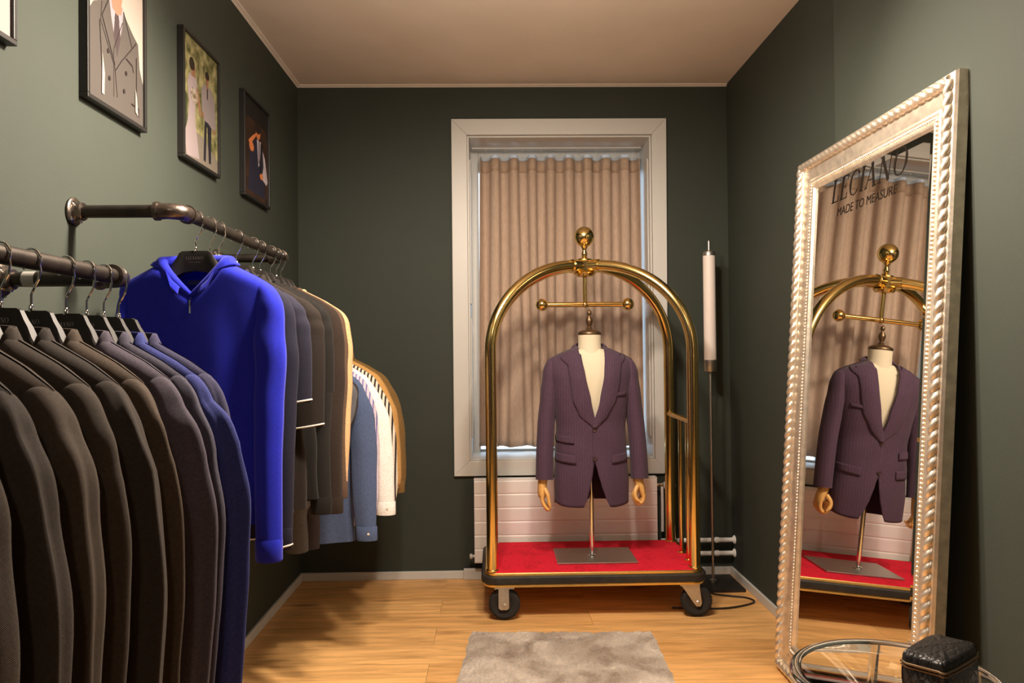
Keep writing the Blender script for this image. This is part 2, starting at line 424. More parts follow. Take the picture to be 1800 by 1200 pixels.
def sans_text(txt, h):
    cu = bpy.data.curves.new('t', 'FONT'); cu.body = txt; cu.size = h*1.4; cu.align_x = 'CENTER'
    ob = bpy.data.objects.new('t', cu); COL.objects.link(ob)
    bpy.context.view_layer.update()
    me = bpy.data.meshes.new_from_object(ob)
    V = [(v.co.x, v.co.y) for v in me.vertices]; F = [list(p.vertices) for p in me.polygons]
    bpy.data.objects.remove(ob); bpy.data.meshes.remove(me)
    return V, F
# ------------------------------------------------------------------ the room
YB = -7.2                                             # wall behind the camera
WX0, WX1, WZ0, WZ1 = .925, 1.940, .640, 2.420         # window opening
PX, PY = 2.306, -1.47                                 # face and far edge of the wall projection behind the mirror
struct(MB().box(-.2, W+.3, YB-.2, .4, -.1, 0).build('floor', M['floor'], smooth=False))
struct(MB().box(-.2, W+.3, YB-.2, .4, H, H+.1).build('ceiling', M['ceiling'], smooth=False))
b = MB()
b.box(-.2, WX0, 0, .36, 0, H).box(WX1, W+.3, 0, .36, 0, H).box(WX0, WX1, 0, .36, 0, WZ0).box(WX0, WX1, 0, .36, WZ1, H)
struct(b.build('wall_back', M['wall'], smooth=False))
struct(MB().box(-.2, 0, YB, 0, 0, H).build('wall_left', M['wall'], smooth=False))
b = MB(); b.box(W, W+.3, PY, 0, 0, H); b.box(PX, W+.3, YB, PY, 0, H)
struct(b.build('wall_right', M['wall'], smooth=False))
struct(MB().box(-.2, W+.3, YB-.2, YB, 0, H).build('wall_front', M['wall'], smooth=False))
bh, bt = .044, .014
struct(MB().box(0, bt, YB, 0, 0, bh).build('baseboard_left', M['white'], smooth=False, bevel=.003))
struct(MB().box(bt, W-bt, -bt, 0, 0, bh).build('baseboard_back', M['white'], smooth=False, bevel=.003))
b = MB(); b.box(W-bt, W, PY, 0, 0, bh); b.box(PX-bt, PX, YB, PY-.0, 0, bh)
struct(b.build('baseboard_right', M['white'], smooth=False, bevel=.003))
struct(MB().box(.887, .985, -.034, -bt, 0, .060).build('trim_1', M['white'], smooth=False, bevel=.004))
# narrow plaster stop where ceiling meets the walls
b = MB(); c = .018
b.prism([(0, H), (c, H), (c, H-.004), (c*.35, H-.008), (0, H-.012)], YB, 0, 'xz')
struct(b.build('trim_2', M['ceiling'], smooth=False))
b = MB(); b.prism([(0, H), (-c, H), (-c, H-.004), (-c*.35, H-.008), (0, H-.012)], 0, W, 'yz')
struct(b.build('trim_3', M['ceiling'], smooth=False))

# window: casing, lined reveal, sash, pane
win = bpy.data.objects.new('window_1', None); COL.objects.link(win); struct(win)
win['label'] = 'tall white window with deep reveal behind the beige curtain'
win.location = (1.43, 0, WZ0); win['_o'] = (1.43, 0, WZ0)
b = MB(); cy0, cy1 = -.022, 0.0
X0, X1, Z0, Z1 = .840, 2.022, .558, 2.508
b.prism([(X0, Z0), (WX0, WZ0), (WX0, WZ1), (X0, Z1)], cy0, cy1, 'xz')
b.prism([(X1, Z1), (WX1, WZ1), (WX1, WZ0), (X1-.012, Z0)], cy0, cy1, 'xz')
b.prism([(X0, Z1), (WX0, WZ1), (WX1, WZ1), (X1, Z1)], cy0, cy1, 'xz')
b.prism([(X0, Z0), (X1-.012, Z0), (WX1, WZ0), (WX0, WZ0)], cy0, cy1, 'xz')
b.build('casing', M['white'], win, smooth=False, bevel=.003)
b = MB(); q = .010
b.box(WX0, WX0+q, 0, .30, WZ0, WZ1).box(WX1-q, WX1, 0, .30, WZ0, WZ1).box(WX0+q, WX1-q, 0, .30, WZ1-q, WZ1).box(WX0+q, WX1-q, -.012, .30, WZ0, WZ0+q)
for xs, sg in ((WX1-q, -1), (WX0+q, 1)):              # raised shutter panels on the reveal sides
    for za, zb in ((.76, 1.42), (1.50, 2.30)):
        xa, xb = sorted((xs, xs+sg*.007)); b.box(xa, xb, .035, .125, za, zb)
b.build('reveal', M['white'], win, smooth=False, bevel=.002)
b = MB(); y0, y1 = .30, .345
b.box(WX0, WX0+.055, y0, y1, WZ0, WZ1).box(WX1-.022, WX1, y0, y1, WZ0, WZ1)
b.box(WX0+.055, WX1-.022, y0, y1, WZ0, WZ0+.022).box(WX0+.055, WX1-.022, y0, y1, 2.29, WZ1)
b.box(1.41, 1.46, y0, y1, WZ0+.022, 2.29)
b.build('sash_frame', M['white'], win, smooth=False, bevel=.004)
MB().box(WX0+.03, WX1-.01, .322, .326, WZ0+.012, WZ1-.0).build('pane', M['pane'], win, smooth=False)

# ------------------------------------------------------------------ curtain
cx0, cx1, cz0, cz1 = .985, 1.918, .688, 2.340
cur = thing('curtain', 'beige linen wave curtain drawn across the window', 'curtain', (1.455, .2, cz0), authored_world=True)
random.seed(5)
wob = [(random.uniform(.6, 1.1), random.uniform(-.9, .9)) for _ in range(12)]
def cfn(u, v):
    x = cx0+(cx1-cx0)*u; k = u*8.75; i = int(k)
    ph = 2*pi*(k+.12); d = 1-v
    am = .038*(1-.30*d*wob[i % 12][0]); ph += d*1.1*wob[(i+3) % 12][1]*sin(pi*(k-i))+d*.9*sin(k*1.7+v*2)*(1 if .04 < u < .96 else .3)
    flare = -.012*d*(1-2*u)*.5
    pinch = .02*(v**14)*(1 if u < .06 else 0)
    return (x+flare-.012*d*(u < .02)+.006*sin(ph*2), .205-am*cos(ph)+.004*sin(ph*2.1+3*v), cz0+(cz1-cz0)*v+.004*sin(ph)*(v < .02))
MB().grid(cfn, 260, 36).build('curtain_panel', M['curtain'], cur, solid=.0016, angle=80)
b = MB()
b.grid(lambda u, v: (lambda p: (p[0], p[1]-.0018, p[2]))(cfn(u, .957+.043*v)), 260, 3)
b.build('heading_band', M['curtain'], cur, angle=80, solid=.001)
b = MB()
b.grid(lambda u, v: (lambda p: (p[0], p[1]+.0015, cz1-.004+.022*v))(cfn(u, 1)), 260, 2)
b.build('heading_tape', M['tape'], cur, angle=80)
tag(MB().box(.945, 1.925, .196, .214, WZ1-q-.011, WZ1-q).build('curtain_rail', M['white'], smooth=False, bevel=.002),
    'slim white curtain rail under the window soffit', 'rail')
for i in range(9):
    xx = cx0+(cx1-cx0)*((i+.38)/8.75)
    if xx < cx1-.01:
        b = MB(); b.tube([(xx, .212, cz1+.004), (xx, .207, cz1+.024), (xx, .205, WZ1-q-.010)], .0013, 6); b.build('glider', M['white'], cur)

# ------------------------------------------------------------------ radiator and pipes
rad = thing('radiator', 'white ribbed panel radiator below the window behind the cart', 'radiator', (1.44, -.06, .104), authored_world=True)
rx0, rx1, rz0, rz1 = .949, 1.932, .104, .545
prof = []
n = 6; hh = (rz1-rz0)/n
for i in range(n):
    z = rz0+i*hh
    prof += [(-.0872, z+.0008), (-.0885, z+.003), (-.090, z+.007), (-.090, z+hh-.007), (-.0885, z+hh-.003), (-.0872, z+hh-.0008)]
poly = prof+[(-.030, rz1), (-.030, rz0)]
MB().prism(poly, rx0, rx1, 'yz').build('panel', M['radwhite'], rad, smooth=False)
MB().prism([(-.088, rz1), (-.088, rz1+.006), (-.03, rz1+.006), (-.03, rz1)], rx0-.002, rx1+.002, 'yz').build('top_grille', M['radwhite'], rad, smooth=False, bevel=.002)
for xa in (1.10, 1.75):
    b = MB(); b.box(xa, xa+.03, -.031, 0, .15, .50); b.build('bracket', M['radwhite'], rad, smooth=False)
b = MB(); b.lathe([(.009, 0), (.009, .03), (.012, .03), (.012, .042)], (rx1, -.06, .505), 14, 'x'); b.build('valve_body', M['chrome'], rad)
b = MB(); b.lathe([(.013, 0), (.019, .004), (.023, .02), (.024, .05), (.020, .060), (.006, .062)], (rx1+.040, -.066, .503), 18, 'x')
b.build('thermostat_head', M['white'], rad, angle=30)
b = MB(); b.lathe([(.008, 0), (.008, -.012), (.014, -.014), (.014, -.026), (.006, -.028)], (rx0, -.06, .135), 14, 'x'); b.build('drain_plug', M['white'], rad)
b = MB(); b.tube(catmull([(rx1+.033, -.06, .503), (rx1+.036, -.052, .40), (rx1+.036, -.045, .25)], 10), .008, 10); b.build('feed_pipe', M['radwhite'], rad)
for z, lb in ((.199, 'upper of two white heating pipes running to the right wall'), (.127, 'lower of two white heating pipes running to the right wall')):
    hp = thing('heating_pipe', lb, 'pipe', (2.16, -.045, z), group='heating pipes beside the radiator', authored_world=True)
    b = MB(); b.tube([(1.96, -.045, z), (W, -.045, z)], .0125, 14); b.build('pipe_run', M['radwhite'], hp)
    b = MB(); b.lathe([(.0145, 0), (.0158, .004), (.0158, .016), (.0145, .02)], (2.255, -.045, z), 16, 'x'); b.build('coupling', M['radwhite'], hp)
    b = MB(); b.lathe([(.013, -.012), (.022, -.006), (.024, 0)], (W, -.045, z), 16, 'x'); b.build('wall_rosette', M['radwhite'], hp)

# ------------------------------------------------------------------ luggage cart
CX, CY = 1.518, -.40
cart = thing('luggage_cart', 'brass birdcage luggage cart with red carpeted deck', 'cart', (CX, CY, 0), authored_world=True)
def rrect(hw, hd, r, n=8):
    P = []
    for cx, cy, a0 in ((hw-r, hd-r, 0), (-hw+r, hd-r, pi/2), (-hw+r, -hd+r, pi), (hw-r, -hd+r, 3*pi/2)):
        for i in range(n+1):
            a = a0+pi/2*i/n; P.append((CX+cx+r*cos(a), CY+cy+r*sin(a)))
    return P
HW, HD = .506, .288
def band(name, prof, m, sub=0):
    R = [[(x, y, z) for x, y in rrect(HW+d, HD+d, .055+d)] for d, z in prof]
    return MB().rings(R).build(name, m, cart, angle=35)
band('carpet', [(-.012, .196), (-.012, .219), (-.017, .224)], M['carpet'])
band('edge_trim', [(-.012, .20), (0, .2005), (0, .2185), (-.003, .2215), (-.011, .2215), (-.012, .2205)], M['brass2'])
band('bumper', [(-.004, .172), (.010, .172), (.016, .177), (.017, .190), (.016, .203), (.010, .208), (-.004, .208)], M['rubber'])
band('base_trim', [(-.02, .158), (.004, .158), (.006, .164), (.004, .171), (-.02, .171)], M['brass2'])
AX, AY, RT = .470, .246, .0265
HZ = 1.655
def postpath(sx, sy):
    P = [(CX+sx*AX, CY+sy*AY, .222), (CX+sx*AX, CY+sy*AY, .6), (CX+sx*AX, CY+sy*AY, 1.0)]
    for i in range(0, 25):
        a = i/24*pi/2
        k = 1-cos(a)                                   # quarter ellipse in towards the hub
        P.append((CX+sx*(AX-(AX-.045)*k), CY+sy*(AY-(AY-.03)*k), 1.235+(HZ-1.235)*sin(a)))
    return P
for sx in (-1, 1):
    for sy in (-1, 1):
        b = MB(); b.tube(postpath(sx, sy), RT, 18); pt = b.build('post', M['brass'], cart, angle=60)
        b = MB(); b.lathe([(.031, 0), (.031, .005), (.0275, .009)], (CX+sx*AX, CY+sy*AY, .223), 20); b.build('floor_collar', M['brass'], pt, angle=40)
# hub: square block with four sockets, domed underside, finial ball on a neck
b = MB(); b.box(CX-.036, CX+.036, CY-.036, CY+.036, HZ-.028, HZ+.028)
hub = b.build('hub', M['brass'], cart, smooth=False, bevel=.004)
b = MB()
for sx in (-1, 1):
    for sy in (-1, 1):
        d = Vector((sx*.045, sy*.03, 0)); d0 = d.normalized()
        p = Vector((CX, CY, HZ))
        b.tube([p+d0*.028, p+d0*.078, p+d0*.080], [.031, .031, .029], 18)
b.lathe([(.03, -.028), (.05, -.032), (.055, -.038), (.045, -.050), (.012, -.056)], (CX, CY, HZ), 24)
b.build('socket', M['brass'], hub, angle=40)
b = MB(); b.lathe([(.040, .026), (.038, .034), (.018, .040), (.012, .050), (.016, .060), (.012, .070), (.010, .082), (.016, .094), (.02, .10)], (CX, CY, HZ), 24)
nk = b.build('finial_neck', M['brass'], cart, angle=50)
b = MB(); b.ball((CX, CY, HZ+.146), .051, 32, 20); b.build('finial_ball', M['brass'], cart)
b = MB(); b.tube([(CX, CY, HZ-.05), (CX, CY, 1.464)], .0105, 14); b.build('hanging_rod', M['brass'], cart)
b = MB(); b.tube([(CX-.19, CY, 1.464), (CX+.19, CY, 1.464)], .0125, 14); b.ball((CX, CY, 1.464), .017, 14, 10)
bar = b.build('garment_bar', M['brass'], cart)
for sx in (-1, 1):
    b = MB(); b.ball((CX+sx*.214, CY, 1.464), .031, 24, 14); b.build('bar_ball', M['brass'], bar)
for sx in (-1, 1):                                     # low side rails with two balusters
    X = CX+sx*AX
    b = MB(); b.box(X-.017, X+.017, CY-AY+.02, CY+AY, .888, .908); sr = b.build('side_rail', M['brass2'], cart, smooth=False, bevel=.005)
    for yb in (-.395, -.535):
        b = MB(); b.tube([(X, yb, .222), (X, yb, .89)], .0115, 12); b.lathe([(.02, .223), (.02, .229), (.012, .234)], (X, yb, 0), 14)
        b.build('baluster', M['brass'], sr, angle=40)
def wheel_mesh(c, ax):
    b = MB(); R = .071; w = .019
    prof = [(.034, -w*.7), (.045, -w*.95), (.060, -w), (R-.004, -w*.75), (R, -w*.3), (R, w*.3), (R-.004, w*.75), (.060, w), (.045, w*.95), (.034, w*.7)]
    b.lathe(prof, c, 36, ax, caps=False)
    if ax == 'y':
        for k in range(30):                            # tread blocks on the tyre
            a = 2*pi*k/30
            p0 = Vector((c[0]+cos(a)*(R-.003), c[1], c[2]+sin(a)*(R-.003)))
            d = Vector((cos(a), 0, sin(a))); t = Vector((-sin(a), 0, cos(a)))
            n0 = b.addv([p0+t*s1*.0045+Vector((0, s2*w*.62, 0))+d*s3 for s3 in (0, .0045) for s2 in (-1, 1) for s1 in (-1, 1)])
            for q4 in ((0, 2, 3, 1), (4, 5, 7, 6), (0, 1, 5, 4), (2, 6, 7, 3), (0, 4, 6, 2), (1, 3, 7, 5)): b.face([n0+i for i in q4])
    h = MB(); h.lathe([(.008, -w*.8), (.034, -w*.6), (.036, -w*.4), (.036, w*.4), (.034, w*.6), (.008, w*.8)], c, 24, ax)
    return b, h
for (wx, wy, dx, front) in ((1.101, -.655, 0, 1), (1.990, -.655, .030, 1), (1.101, -.145, 0, 0), (1.99, -.145, .030, 0)):
    z = .0755
    t_, h_ = wheel_mesh((wx, wy, z), 'y')
    ca = MB()
    for s in (-1, 1):                                  # two fork cheeks
        y = wy+s*.028
        top = wx-dx*1.4
        pl_ = [(top-.036, .158), (top+.036 if not dx else top+.050, .158), (wx+.018, z-.006), (wx+.012, z-.020), (wx-.006, z-.020), (wx-.019, z-.004)] if dx else \
              [(wx-.027, .158), (wx+.021, .158), (wx+.021, z-.014), (wx+.012, z-.022), (wx-.018, z-.022), (wx-.027, z-.014)]
        pl_ = [(x - (.0 if dx else 0), zz) for x, zz in pl_]
        ca.prism(pl_, y-.0018, y+.0018, 'xz')
    tx = wx-dx*1.2
    ca.box(tx-.045, tx+.045, wy-.034, wy+.034, .150, .158)
    cs = ca.build('caster', M['zinc'], cart, smooth=False)
    t_.build('tyre', M['tyre'], cs, angle=30); h_.build('wheel_hub', M['black_plastic'], cs, angle=30)
    s = -1 if front else 1
    b = MB(); b.lathe([(.0085, 0), (.0085, s*.004), (.005, s*.007)], (wx, wy+s*.0295, z), 6, 'y'); b.build('axle_bolt', M['zinc'], cs, smooth=False)
    b = MB(); b.lathe([(.004, 0), (.004, s*.003)], (wx-.003, wy+s*.0295, z+.03), 8, 'y'); b.build('rivet', M['zinc'], cs, smooth=False)
# ------------------------------------------------------------------ tailor's bust on its stand
BX, BY = 1.532, -.462
bust = thing('mannequin', 'cream tailor bust on steel pole standing on the red cart deck', 'mannequin', (BX, BY-.01, .224), authored_world=True)
MB().box(1.355, 1.737, -.575, -.300, .2246, .233).build('base_plate', M['steel'], bust, smooth=False, bevel=.0015)
b = MB(); b.tube([(BX, BY, .233), (BX, BY, .75)], .0115, 16); pole = b.build('pole', M['chrome'], bust)
b = MB(); b.lathe([(.020, .233), (.020, .240), (.0125, .246)], (BX, BY, 0), 18); b.build('pole_collar', M['chrome'], pole, angle=40)
TA = [(.50, .178), (.60, .180), (.72, .172), (.86, .166), (.95, .174), (1.05, .190), (1.13, .203), (1.19, .210), (1.26, .21)]
TBf = [(.50, .108), (.62, .112), (.75, .105), (.88, .102), (1.0, .118), (1.10, .120), (1.20, .100), (1.26, .09)]
TBb = [(.50, .105), (.62, .108), (.75, .088), (.88, .082), (1.0, .100), (1.12, .112), (1.20, .1), (1.26, .09)]
def zs_top(dx): return 1.258-.42*max(0, abs(dx)-.060)-.006*max(0, abs(dx)-.17)/.04
def ysurf(dx, z, side, ins=0.0):
    a = interp(TA, z)-ins; bb = interp(TBf if side < 0 else TBb, z)-ins
    q = min(1, abs(dx)/a); g = (1-q**2.3)**(1/2.3)
    s = max(0, min(1, (zs_top(dx)-ins*.6-z)/.085)); yf = sqrt(max(0, 1-(1-s)**2))
    return side*bb*g*yf
tb = MB(); NU = 36; R = []
zl = [.745, .76, .82, .88, .94, 1.0, 1.05, 1.10, 1.13, 1.16, 1.18, 1.20, 1.215, 1.23, 1.242]
for z in zl:
    ring = []
    dxm = interp(TA, z)-.040
    while dxm > .05 and zs_top(dxm)-.012 < z+.002: dxm -= .002
    for i in range(NU):
        a = 2*pi*i/NU; dx = dxm*cos(a); sd = 1 if sin(a) >= 0 else -1
        y = ysurf(dx, z, sd, .017)
        if abs(y) < .045*abs(sin(a)): y = sd*.045*abs(sin(a))
        ring.append((BX+dx, BY+y, z))
    R.append(ring)
tb.rings(R); tb.build('torso', M['cream'], bust, angle=80)
b = MB(); b.lathe([(.064, 1.20), (.060, 1.225), (.057, 1.25), (.0555, 1.28), (.0555, 1.316)], (BX, BY+.005, 0), 28)
nk = b.build('neck', M['cream'], bust, angle=60)
b = MB(); b.lathe([(.0565, 1.312), (.0575, 1.320), (.055, 1.326), (.040, 1.334), (.018, 1.338), (.014, 1.343)], (BX, BY+.005, 0), 28)
cap = b.build('neck_cap', M['bronze'], bust, angle=40)
b = MB(); b.lathe([(.010, 1.340), (.013, 1.346), (.008, 1.353), (.013, 1.363), (.018, 1.377), (.016, 1.390), (.008, 1.402), (.007, 1.408), (.011, 1.416), (.010, 1.426), (.004, 1.434)], (BX, BY+.005, 0), 18)
b.build('finial', M['bronze'], cap, angle=60)
def finger(b, pts, r0, r1, n=10):
    P = catmull(pts, 9); k = len(P)
    b.tube(P[:-1]+[P[-1]], [r0+(r1-r0)*i/(k-1) if i < k-1 else r1*.55 for i in range(k)], n)
    b.ball(P[-1], r1*.8, 8, 6)
def hand_base(b, c):
    R = []
    for z, rx, ry, ox in c:
        R.append([(ox[0]+rx*cos(2*pi*j/16), ox[1]+ry*sin(2*pi*j/16), z) for j in range(16)])
    b.rings(R)
# left in the picture: relaxed hand, knuckles outward, thumb in front
b = MB()
hx, hy = 1.292, -.492
hand_base(b, [(.665, .024, .028, (hx+.006, hy)), (.625, .024, .029, (hx+.004, hy)), (.600, .023, .029, (hx, hy)), (.575, .022, .036, (hx-.002, hy)),
              (.550, .021, .040, (hx-.004, hy)), (.532, .017, .038, (hx-.003, hy)), (.522, .010, .030, (hx-.001, hy))])
for k, (dy, L) in enumerate(((-.029, .066), (-.010, .074), (.010, .070), (.028, .056))):
    finger(b, [(hx-.003, hy+dy, .537), (hx-.004, hy+dy, .520), (hx+.004, hy+dy-.003, .537-L*.55), (hx+.020, hy+dy-.005, .537-L*.9), (hx+.034, hy+dy-.004, .537-L*.86)], .0095, .007)
finger(b, [(hx+.008, hy-.026, .575), (hx+.022, hy-.040, .548), (hx+.026, hy-.044, .522), (hx+.034, hy-.044, .488)], .0115, .0075)
b.build('hand', M['wood_hand'], bust, angle=70)
# right in the picture: loosely closed fist seen from the thumb side
b = MB()
hx = 1.757
hand_base(b, [(.665, .026, .028, (hx-.002, hy)), (.625, .025, .029, (hx-.002, hy)), (.600, .024, .030, (hx, hy)), (.575, .021, .036, (hx+.010, hy)),
              (.555, .017, .038, (hx+.016, hy)), (.535, .013, .037, (hx+.019, hy)), (.525, .008, .03, (hx+.018, hy))])
for k, (dy, L) in enumerate(((-.030, 1.0), (-.011, 1.08), (.009, 1.02), (.027, .86))):
    finger(b, [(hx+.020, hy+dy, .545), (hx+.019, hy+dy, .520), (hx+.004, hy+dy-.002, .545-.046*L), (hx-.016, hy+dy-.002, .545-.040*L), (hx-.024, hy+dy, .532), (hx-.012, hy+dy+.002, .548)], .0098, .0072)
finger(b, [(hx-.008, hy-.026, .582), (hx-.024, hy-.040, .556), (hx-.022, hy-.047, .530), (hx-.006, hy-.050, .512)], .0115, .0080)
b.build('hand', M['wood_hand'], bust, angle=70)

# ------------------------------------------------------------------ aubergine suit jacket worn by the bust
M['aubergine'] = fabric('aubergine_wool', (.082, .046, .078), 1000, .2, stripe=(.068, .038, .064), sw=26, sthr=.8)
M['aubergine_dark'] = fabric('aubergine_lining', (.030, .013, .022), 900, .05)
M['button'] = mat('dark_horn_button', (.05, .025, .025), .35)
jk = thing('suit_jacket', 'aubergine two button peak lapel suit jacket worn by the bust', 'jacket', (BX, BY-.02, .49), group=None, authored_world=True)
def xe(z, s):
    """front edge offset for panel s (-1 viewer's left, +1 viewer's right)"""
    if s < 0: T = [(.488, -.050), (.54, -.030), (.60, -.015), (.66, -.004), (.72, .004), (.80, .012), (.866, .014), (1.0, -.014), (1.12, -.040), (1.20, -.054), (1.262, -.061)]
    else: T = [(.488, .079), (.54, .054), (.60, .034), (.66, .018), (.72, .002), (.80, -.006), (.866, -.004), (1.0, .032), (1.12, .054), (1.20, .060), (1.262, .062)]
    return interp(T, z)
def hem(dx, s):
    """hem line of a front panel: curved quarters"""
    q = abs(dx)
    base = .489+.020*max(0, (q-.09)/.08)**1.5
    if s < 0 and dx > -.075: base += 1.2*(dx+.075)**1.6
    if s > 0 and dx < .105: base += 1.2*(.105-dx)**1.6
    return base
def front_pt(s, u, v, off=0.0):
    uu = sin(u*pi/2)**1.0                               # fine steps near the side seam
    zt0 = .205*(1-u)+.062*u; zt = zs_top(zt0)
    z = .5
    xh = None
    for _ in range(3):
        a = interp(TA, z if v > 0 else .5)
        x = s*a*(1-u)+xe(z, s)*u if True else 0
        zb = hem(x, s)
        z = zb+(zt-zb)*v
    a = interp(TA, z)
    w = 1-(1-u)**1.0
    x = s*a*cos(u*pi/2)*1.0+xe(z, s)*(1-cos(u*pi/2))
    if v > .80:                                         # converge to the shoulder line
        t = (v-.80)/.20; x = x*(1-t*t)+s*zt0*t*t
        z = min(z, zs_top(x)-.0005) if v < 1 else zs_top(x)
    fold = .004*sin(x*55+z*8)*max(0, min(1, (.80-z)/.3))+.003*sin(z*38+x*20)*math.exp(-((z-.84)/.10)**2)
    y = ysurf(x, z, -1, 0)-off-fold*min(1, u*3)-(.004 if s > 0 else 0)*u
    # quarters fall slightly away from the body
    return (BX+x, BY+y, z)
b = MB()
for s in (-1, 1): b.grid(lambda u, v, s=s: front_pt(s, u, v), 30, 54)
def back_pt(u, v):
    c = cos(u*pi); zt = zs_top(.205*abs(c)) if abs(c)*.205 > .06 else 1.258
    zb = .492+.003*abs(c); z = zb+(zt-zb)*v
    x = interp(TA, z)*c
    if v > .8:
        t = (v-.8)/.2; x = x*(1-t*t)+.205*c*t*t
        z = min(z, zs_top(x))
    y = ysurf(x, z, 1, 0)+.003*sin(x*50)*max(0, .8-z)
    if abs(x) < .07 and v > .85: y = max(y, .062*(v-.85)/.15)
    return (BX+x, BY+y, z)
b.grid(back_pt, 44, 44)
b.build('jacket_body', [M['aubergine']], jk, solid=.004, angle=70)
b = MB()                                                # lining seen between the quarters
b.grid(lambda u, v: (lambda p: (BX+(p[0]-BX)*.94, p[1]-.010, p[2]+.004))(back_pt(u, v*.62)), 40, 24)
b.build('lining', M['aubergine_dark'], jk, angle=70)
def dome(x, z, off): return (BX+x, BY+ysurf(x, z, -1, 0)-off, z)
# lapels and collar
for s in (-1, 1):
    def lap(u, v, s=s):
        z = .868+(1.215-.868)*v
        if s < 0: T = [(.866, .0), (.93, -.068), (1.0, -.098), (1.08, -.108), (1.15, -.118), (1.178, -.150), (1.195, -.146), (1.215, -.085)]
        else: T = [(.866, .016), (.93, .072), (1.0, .112), (1.08, .130), (1.15, .140), (1.178, .166), (1.195, .160), (1.215, .09)]
        xo = interp(T, z); xi = xe(z, s)-s*.002
        x = xi+(xo-xi)*u
        bulge = .006+.010*sin(pi*min(1, u*1.0))*(.4+.6*v)+.003
        zz = min(z+.030*u*(v**3), zs_top(x)-.004)
        p = dome(x, zz, bulge if u < .98 else .0055)
        return p if s < 0 else (p[0], p[1]-.004*(1-v), p[2])
    b = MB(); b.grid(lap, 14, 40); lp = b.build('lapel', M['aubergine'], jk, solid=.003, angle=70)
    if s > 0:
        b = MB(); c0 = lap(.78, .945); b.box(c0[0]-.009, c0[0]+.009, c0[1]-.004, c0[1]-.001, c0[2]-.0015, c0[2]+.0015); b.build('buttonhole', M['aubergine_dark'], lp, smooth=False)
b = MB()
def collar(u, v):
    a = -2.15+4.3*u                                     # round the back of the neck
    q = abs(a)/2.15
    rx = .064+.026*v; ry = .056+.014*v
    x = rx*sin(a); y = .010+ry*cos(a)
    z = 1.276-.016*v*v-.034*q**3-.006*v*q**2
    z = min(z, zs_top(x)+.016-.010*v) if q > .5 else z
    return (BX+x, BY+y, z)
b.grid(collar, 44, 8); b.build('collar', M['aubergine'], jk, solid=.004, angle=70)
def sleeve(b, pts, rads, nseg=18, nr=30, seed=0, wr=.05, lens=0, drape=0):
    P = catmull(pts, nr); rnd = random.Random(seed)
    ph = [rnd.uniform(0, 6.28) for _ in range(6)]
    R = []
    for i, p in enumerate(P):
        t = (P[min(i+1, nr)]-P[max(i-1, 0)]).normalized()
        e1 = Vector((t.z*-1, 0, t.x)); e1.normalize(); e2 = t.cross(e1)
        q = i/nr; k = q*(len(rads)-1); j = min(int(k), len(rads)-2); f = k-j
        r1 = rads[j][0]*(1-f)+rads[j+1][0]*f; r2_ = rads[j][1]*(1-f)+rads[j+1][1]*f
        ring = []
        for a in range(nseg):
            A = 2*pi*a/nseg
            w = 1+wr*(sin(3*A+ph[0]+q*2)*.5+sin(2*A+ph[1]+q*2.6)*.35+.5*sin(q*34+ph[2]+A)*math.exp(-((q-.5)/.2)**2)+.35*sin(5*A+ph[3]))*min(1, q*3.5)
            if drape: w += drape*min(1, q*3)*(sin(4*A+ph[4]+q*2.2)*.5+sin(6*A+ph[5]-q*3.1)*.35)+drape*.8*math.exp(-((q-.60)/.06)**2)*cos(A+ph[3]*.2)
            ca, sa = cos(A), sin(A)
            if lens:                                       # pressed sleeve: creased front and back edges
                th = .55+.25*sin(ph[1]); lx, ly = cos(A-th), sin(A-th)
                lx, ly = sp(lx, 1), sp(ly, 1+lens*min(1, q*3))
                ca, sa = lx*cos(th)-ly*sin(th), lx*sin(th)+ly*cos(th)
            ring.append(p+e1*(r1*w*ca)+e2*(r2_*w*sa))
        R.append(ring)
    last = R[-1]; c = sum((Vector(v) for v in last), Vector())/nseg
    R.append([c+(v-c)*.86 for v in last]); R.append([c+(v-c)*.84+Vector((0, 0, .03)) for v in last])
    b.rings(R, True, True, False)
for s in (-1, 1):
    b = MB()
    X = lambda d: BX+s*d
    sleeve(b, [(X(.190), BY, 1.188), (X(.193), BY, 1.172), (X(.196), BY-.002, 1.13), (X(.202), BY-.004, 1.04), (X(.217), BY-.008, .90), (X(.227), BY-.022, .76), (X(.2315), BY-.034, .616)],
           [(.012, .030), (.024, .046), (.036, .056), (.041, .060), (.042, .056), (.042, .052), (.0425, .048)], 20, 36, seed=3+s, wr=.04)
    sl = b.build('sleeve', M['aubergine'], jk, angle=70)
    b = MB()
    for k in range(4): b.lathe([(.006, 0), (.006, -.003), (.003, -.004)], (X(.215), BY-.034+.047, .64+.016*k), 10, 'y')
    b.build('cuff_button', M['button'], sl)
def flap(name, x0, x1, z0, z1, tilt=0):
    b = MB()
    def fn(u, v):
        x = x0+(x1-x0)*u; z = z0+(z1-z0)*v+tilt*(u-.5)
        return dome(x, z, .0085+.002*(1-v))
    b.grid(fn, 10, 4); return b.build(name, M['aubergine'], jk, solid=.005, angle=60)
flap('pocket_flap', -.172, -.092, .796, .829, -.006); flap('pocket_flap', -.176, -.084, .702, .742, -.008)
flap('pocket_flap', .088, .172, .702, .742, .008)
flap('breast_pocket', .098, .160, 1.020, 1.036, .006)
for z in (.858, .722):
    p = dome(.004, z, .009); b = MB(); b.lathe([(.0095, 0), (.0105, -.002), (.0085, -.0045), (.006, -.0035)], (p[0], p[1], z), 16, 'y'); b.build('button', M['button'], jk, angle=40)

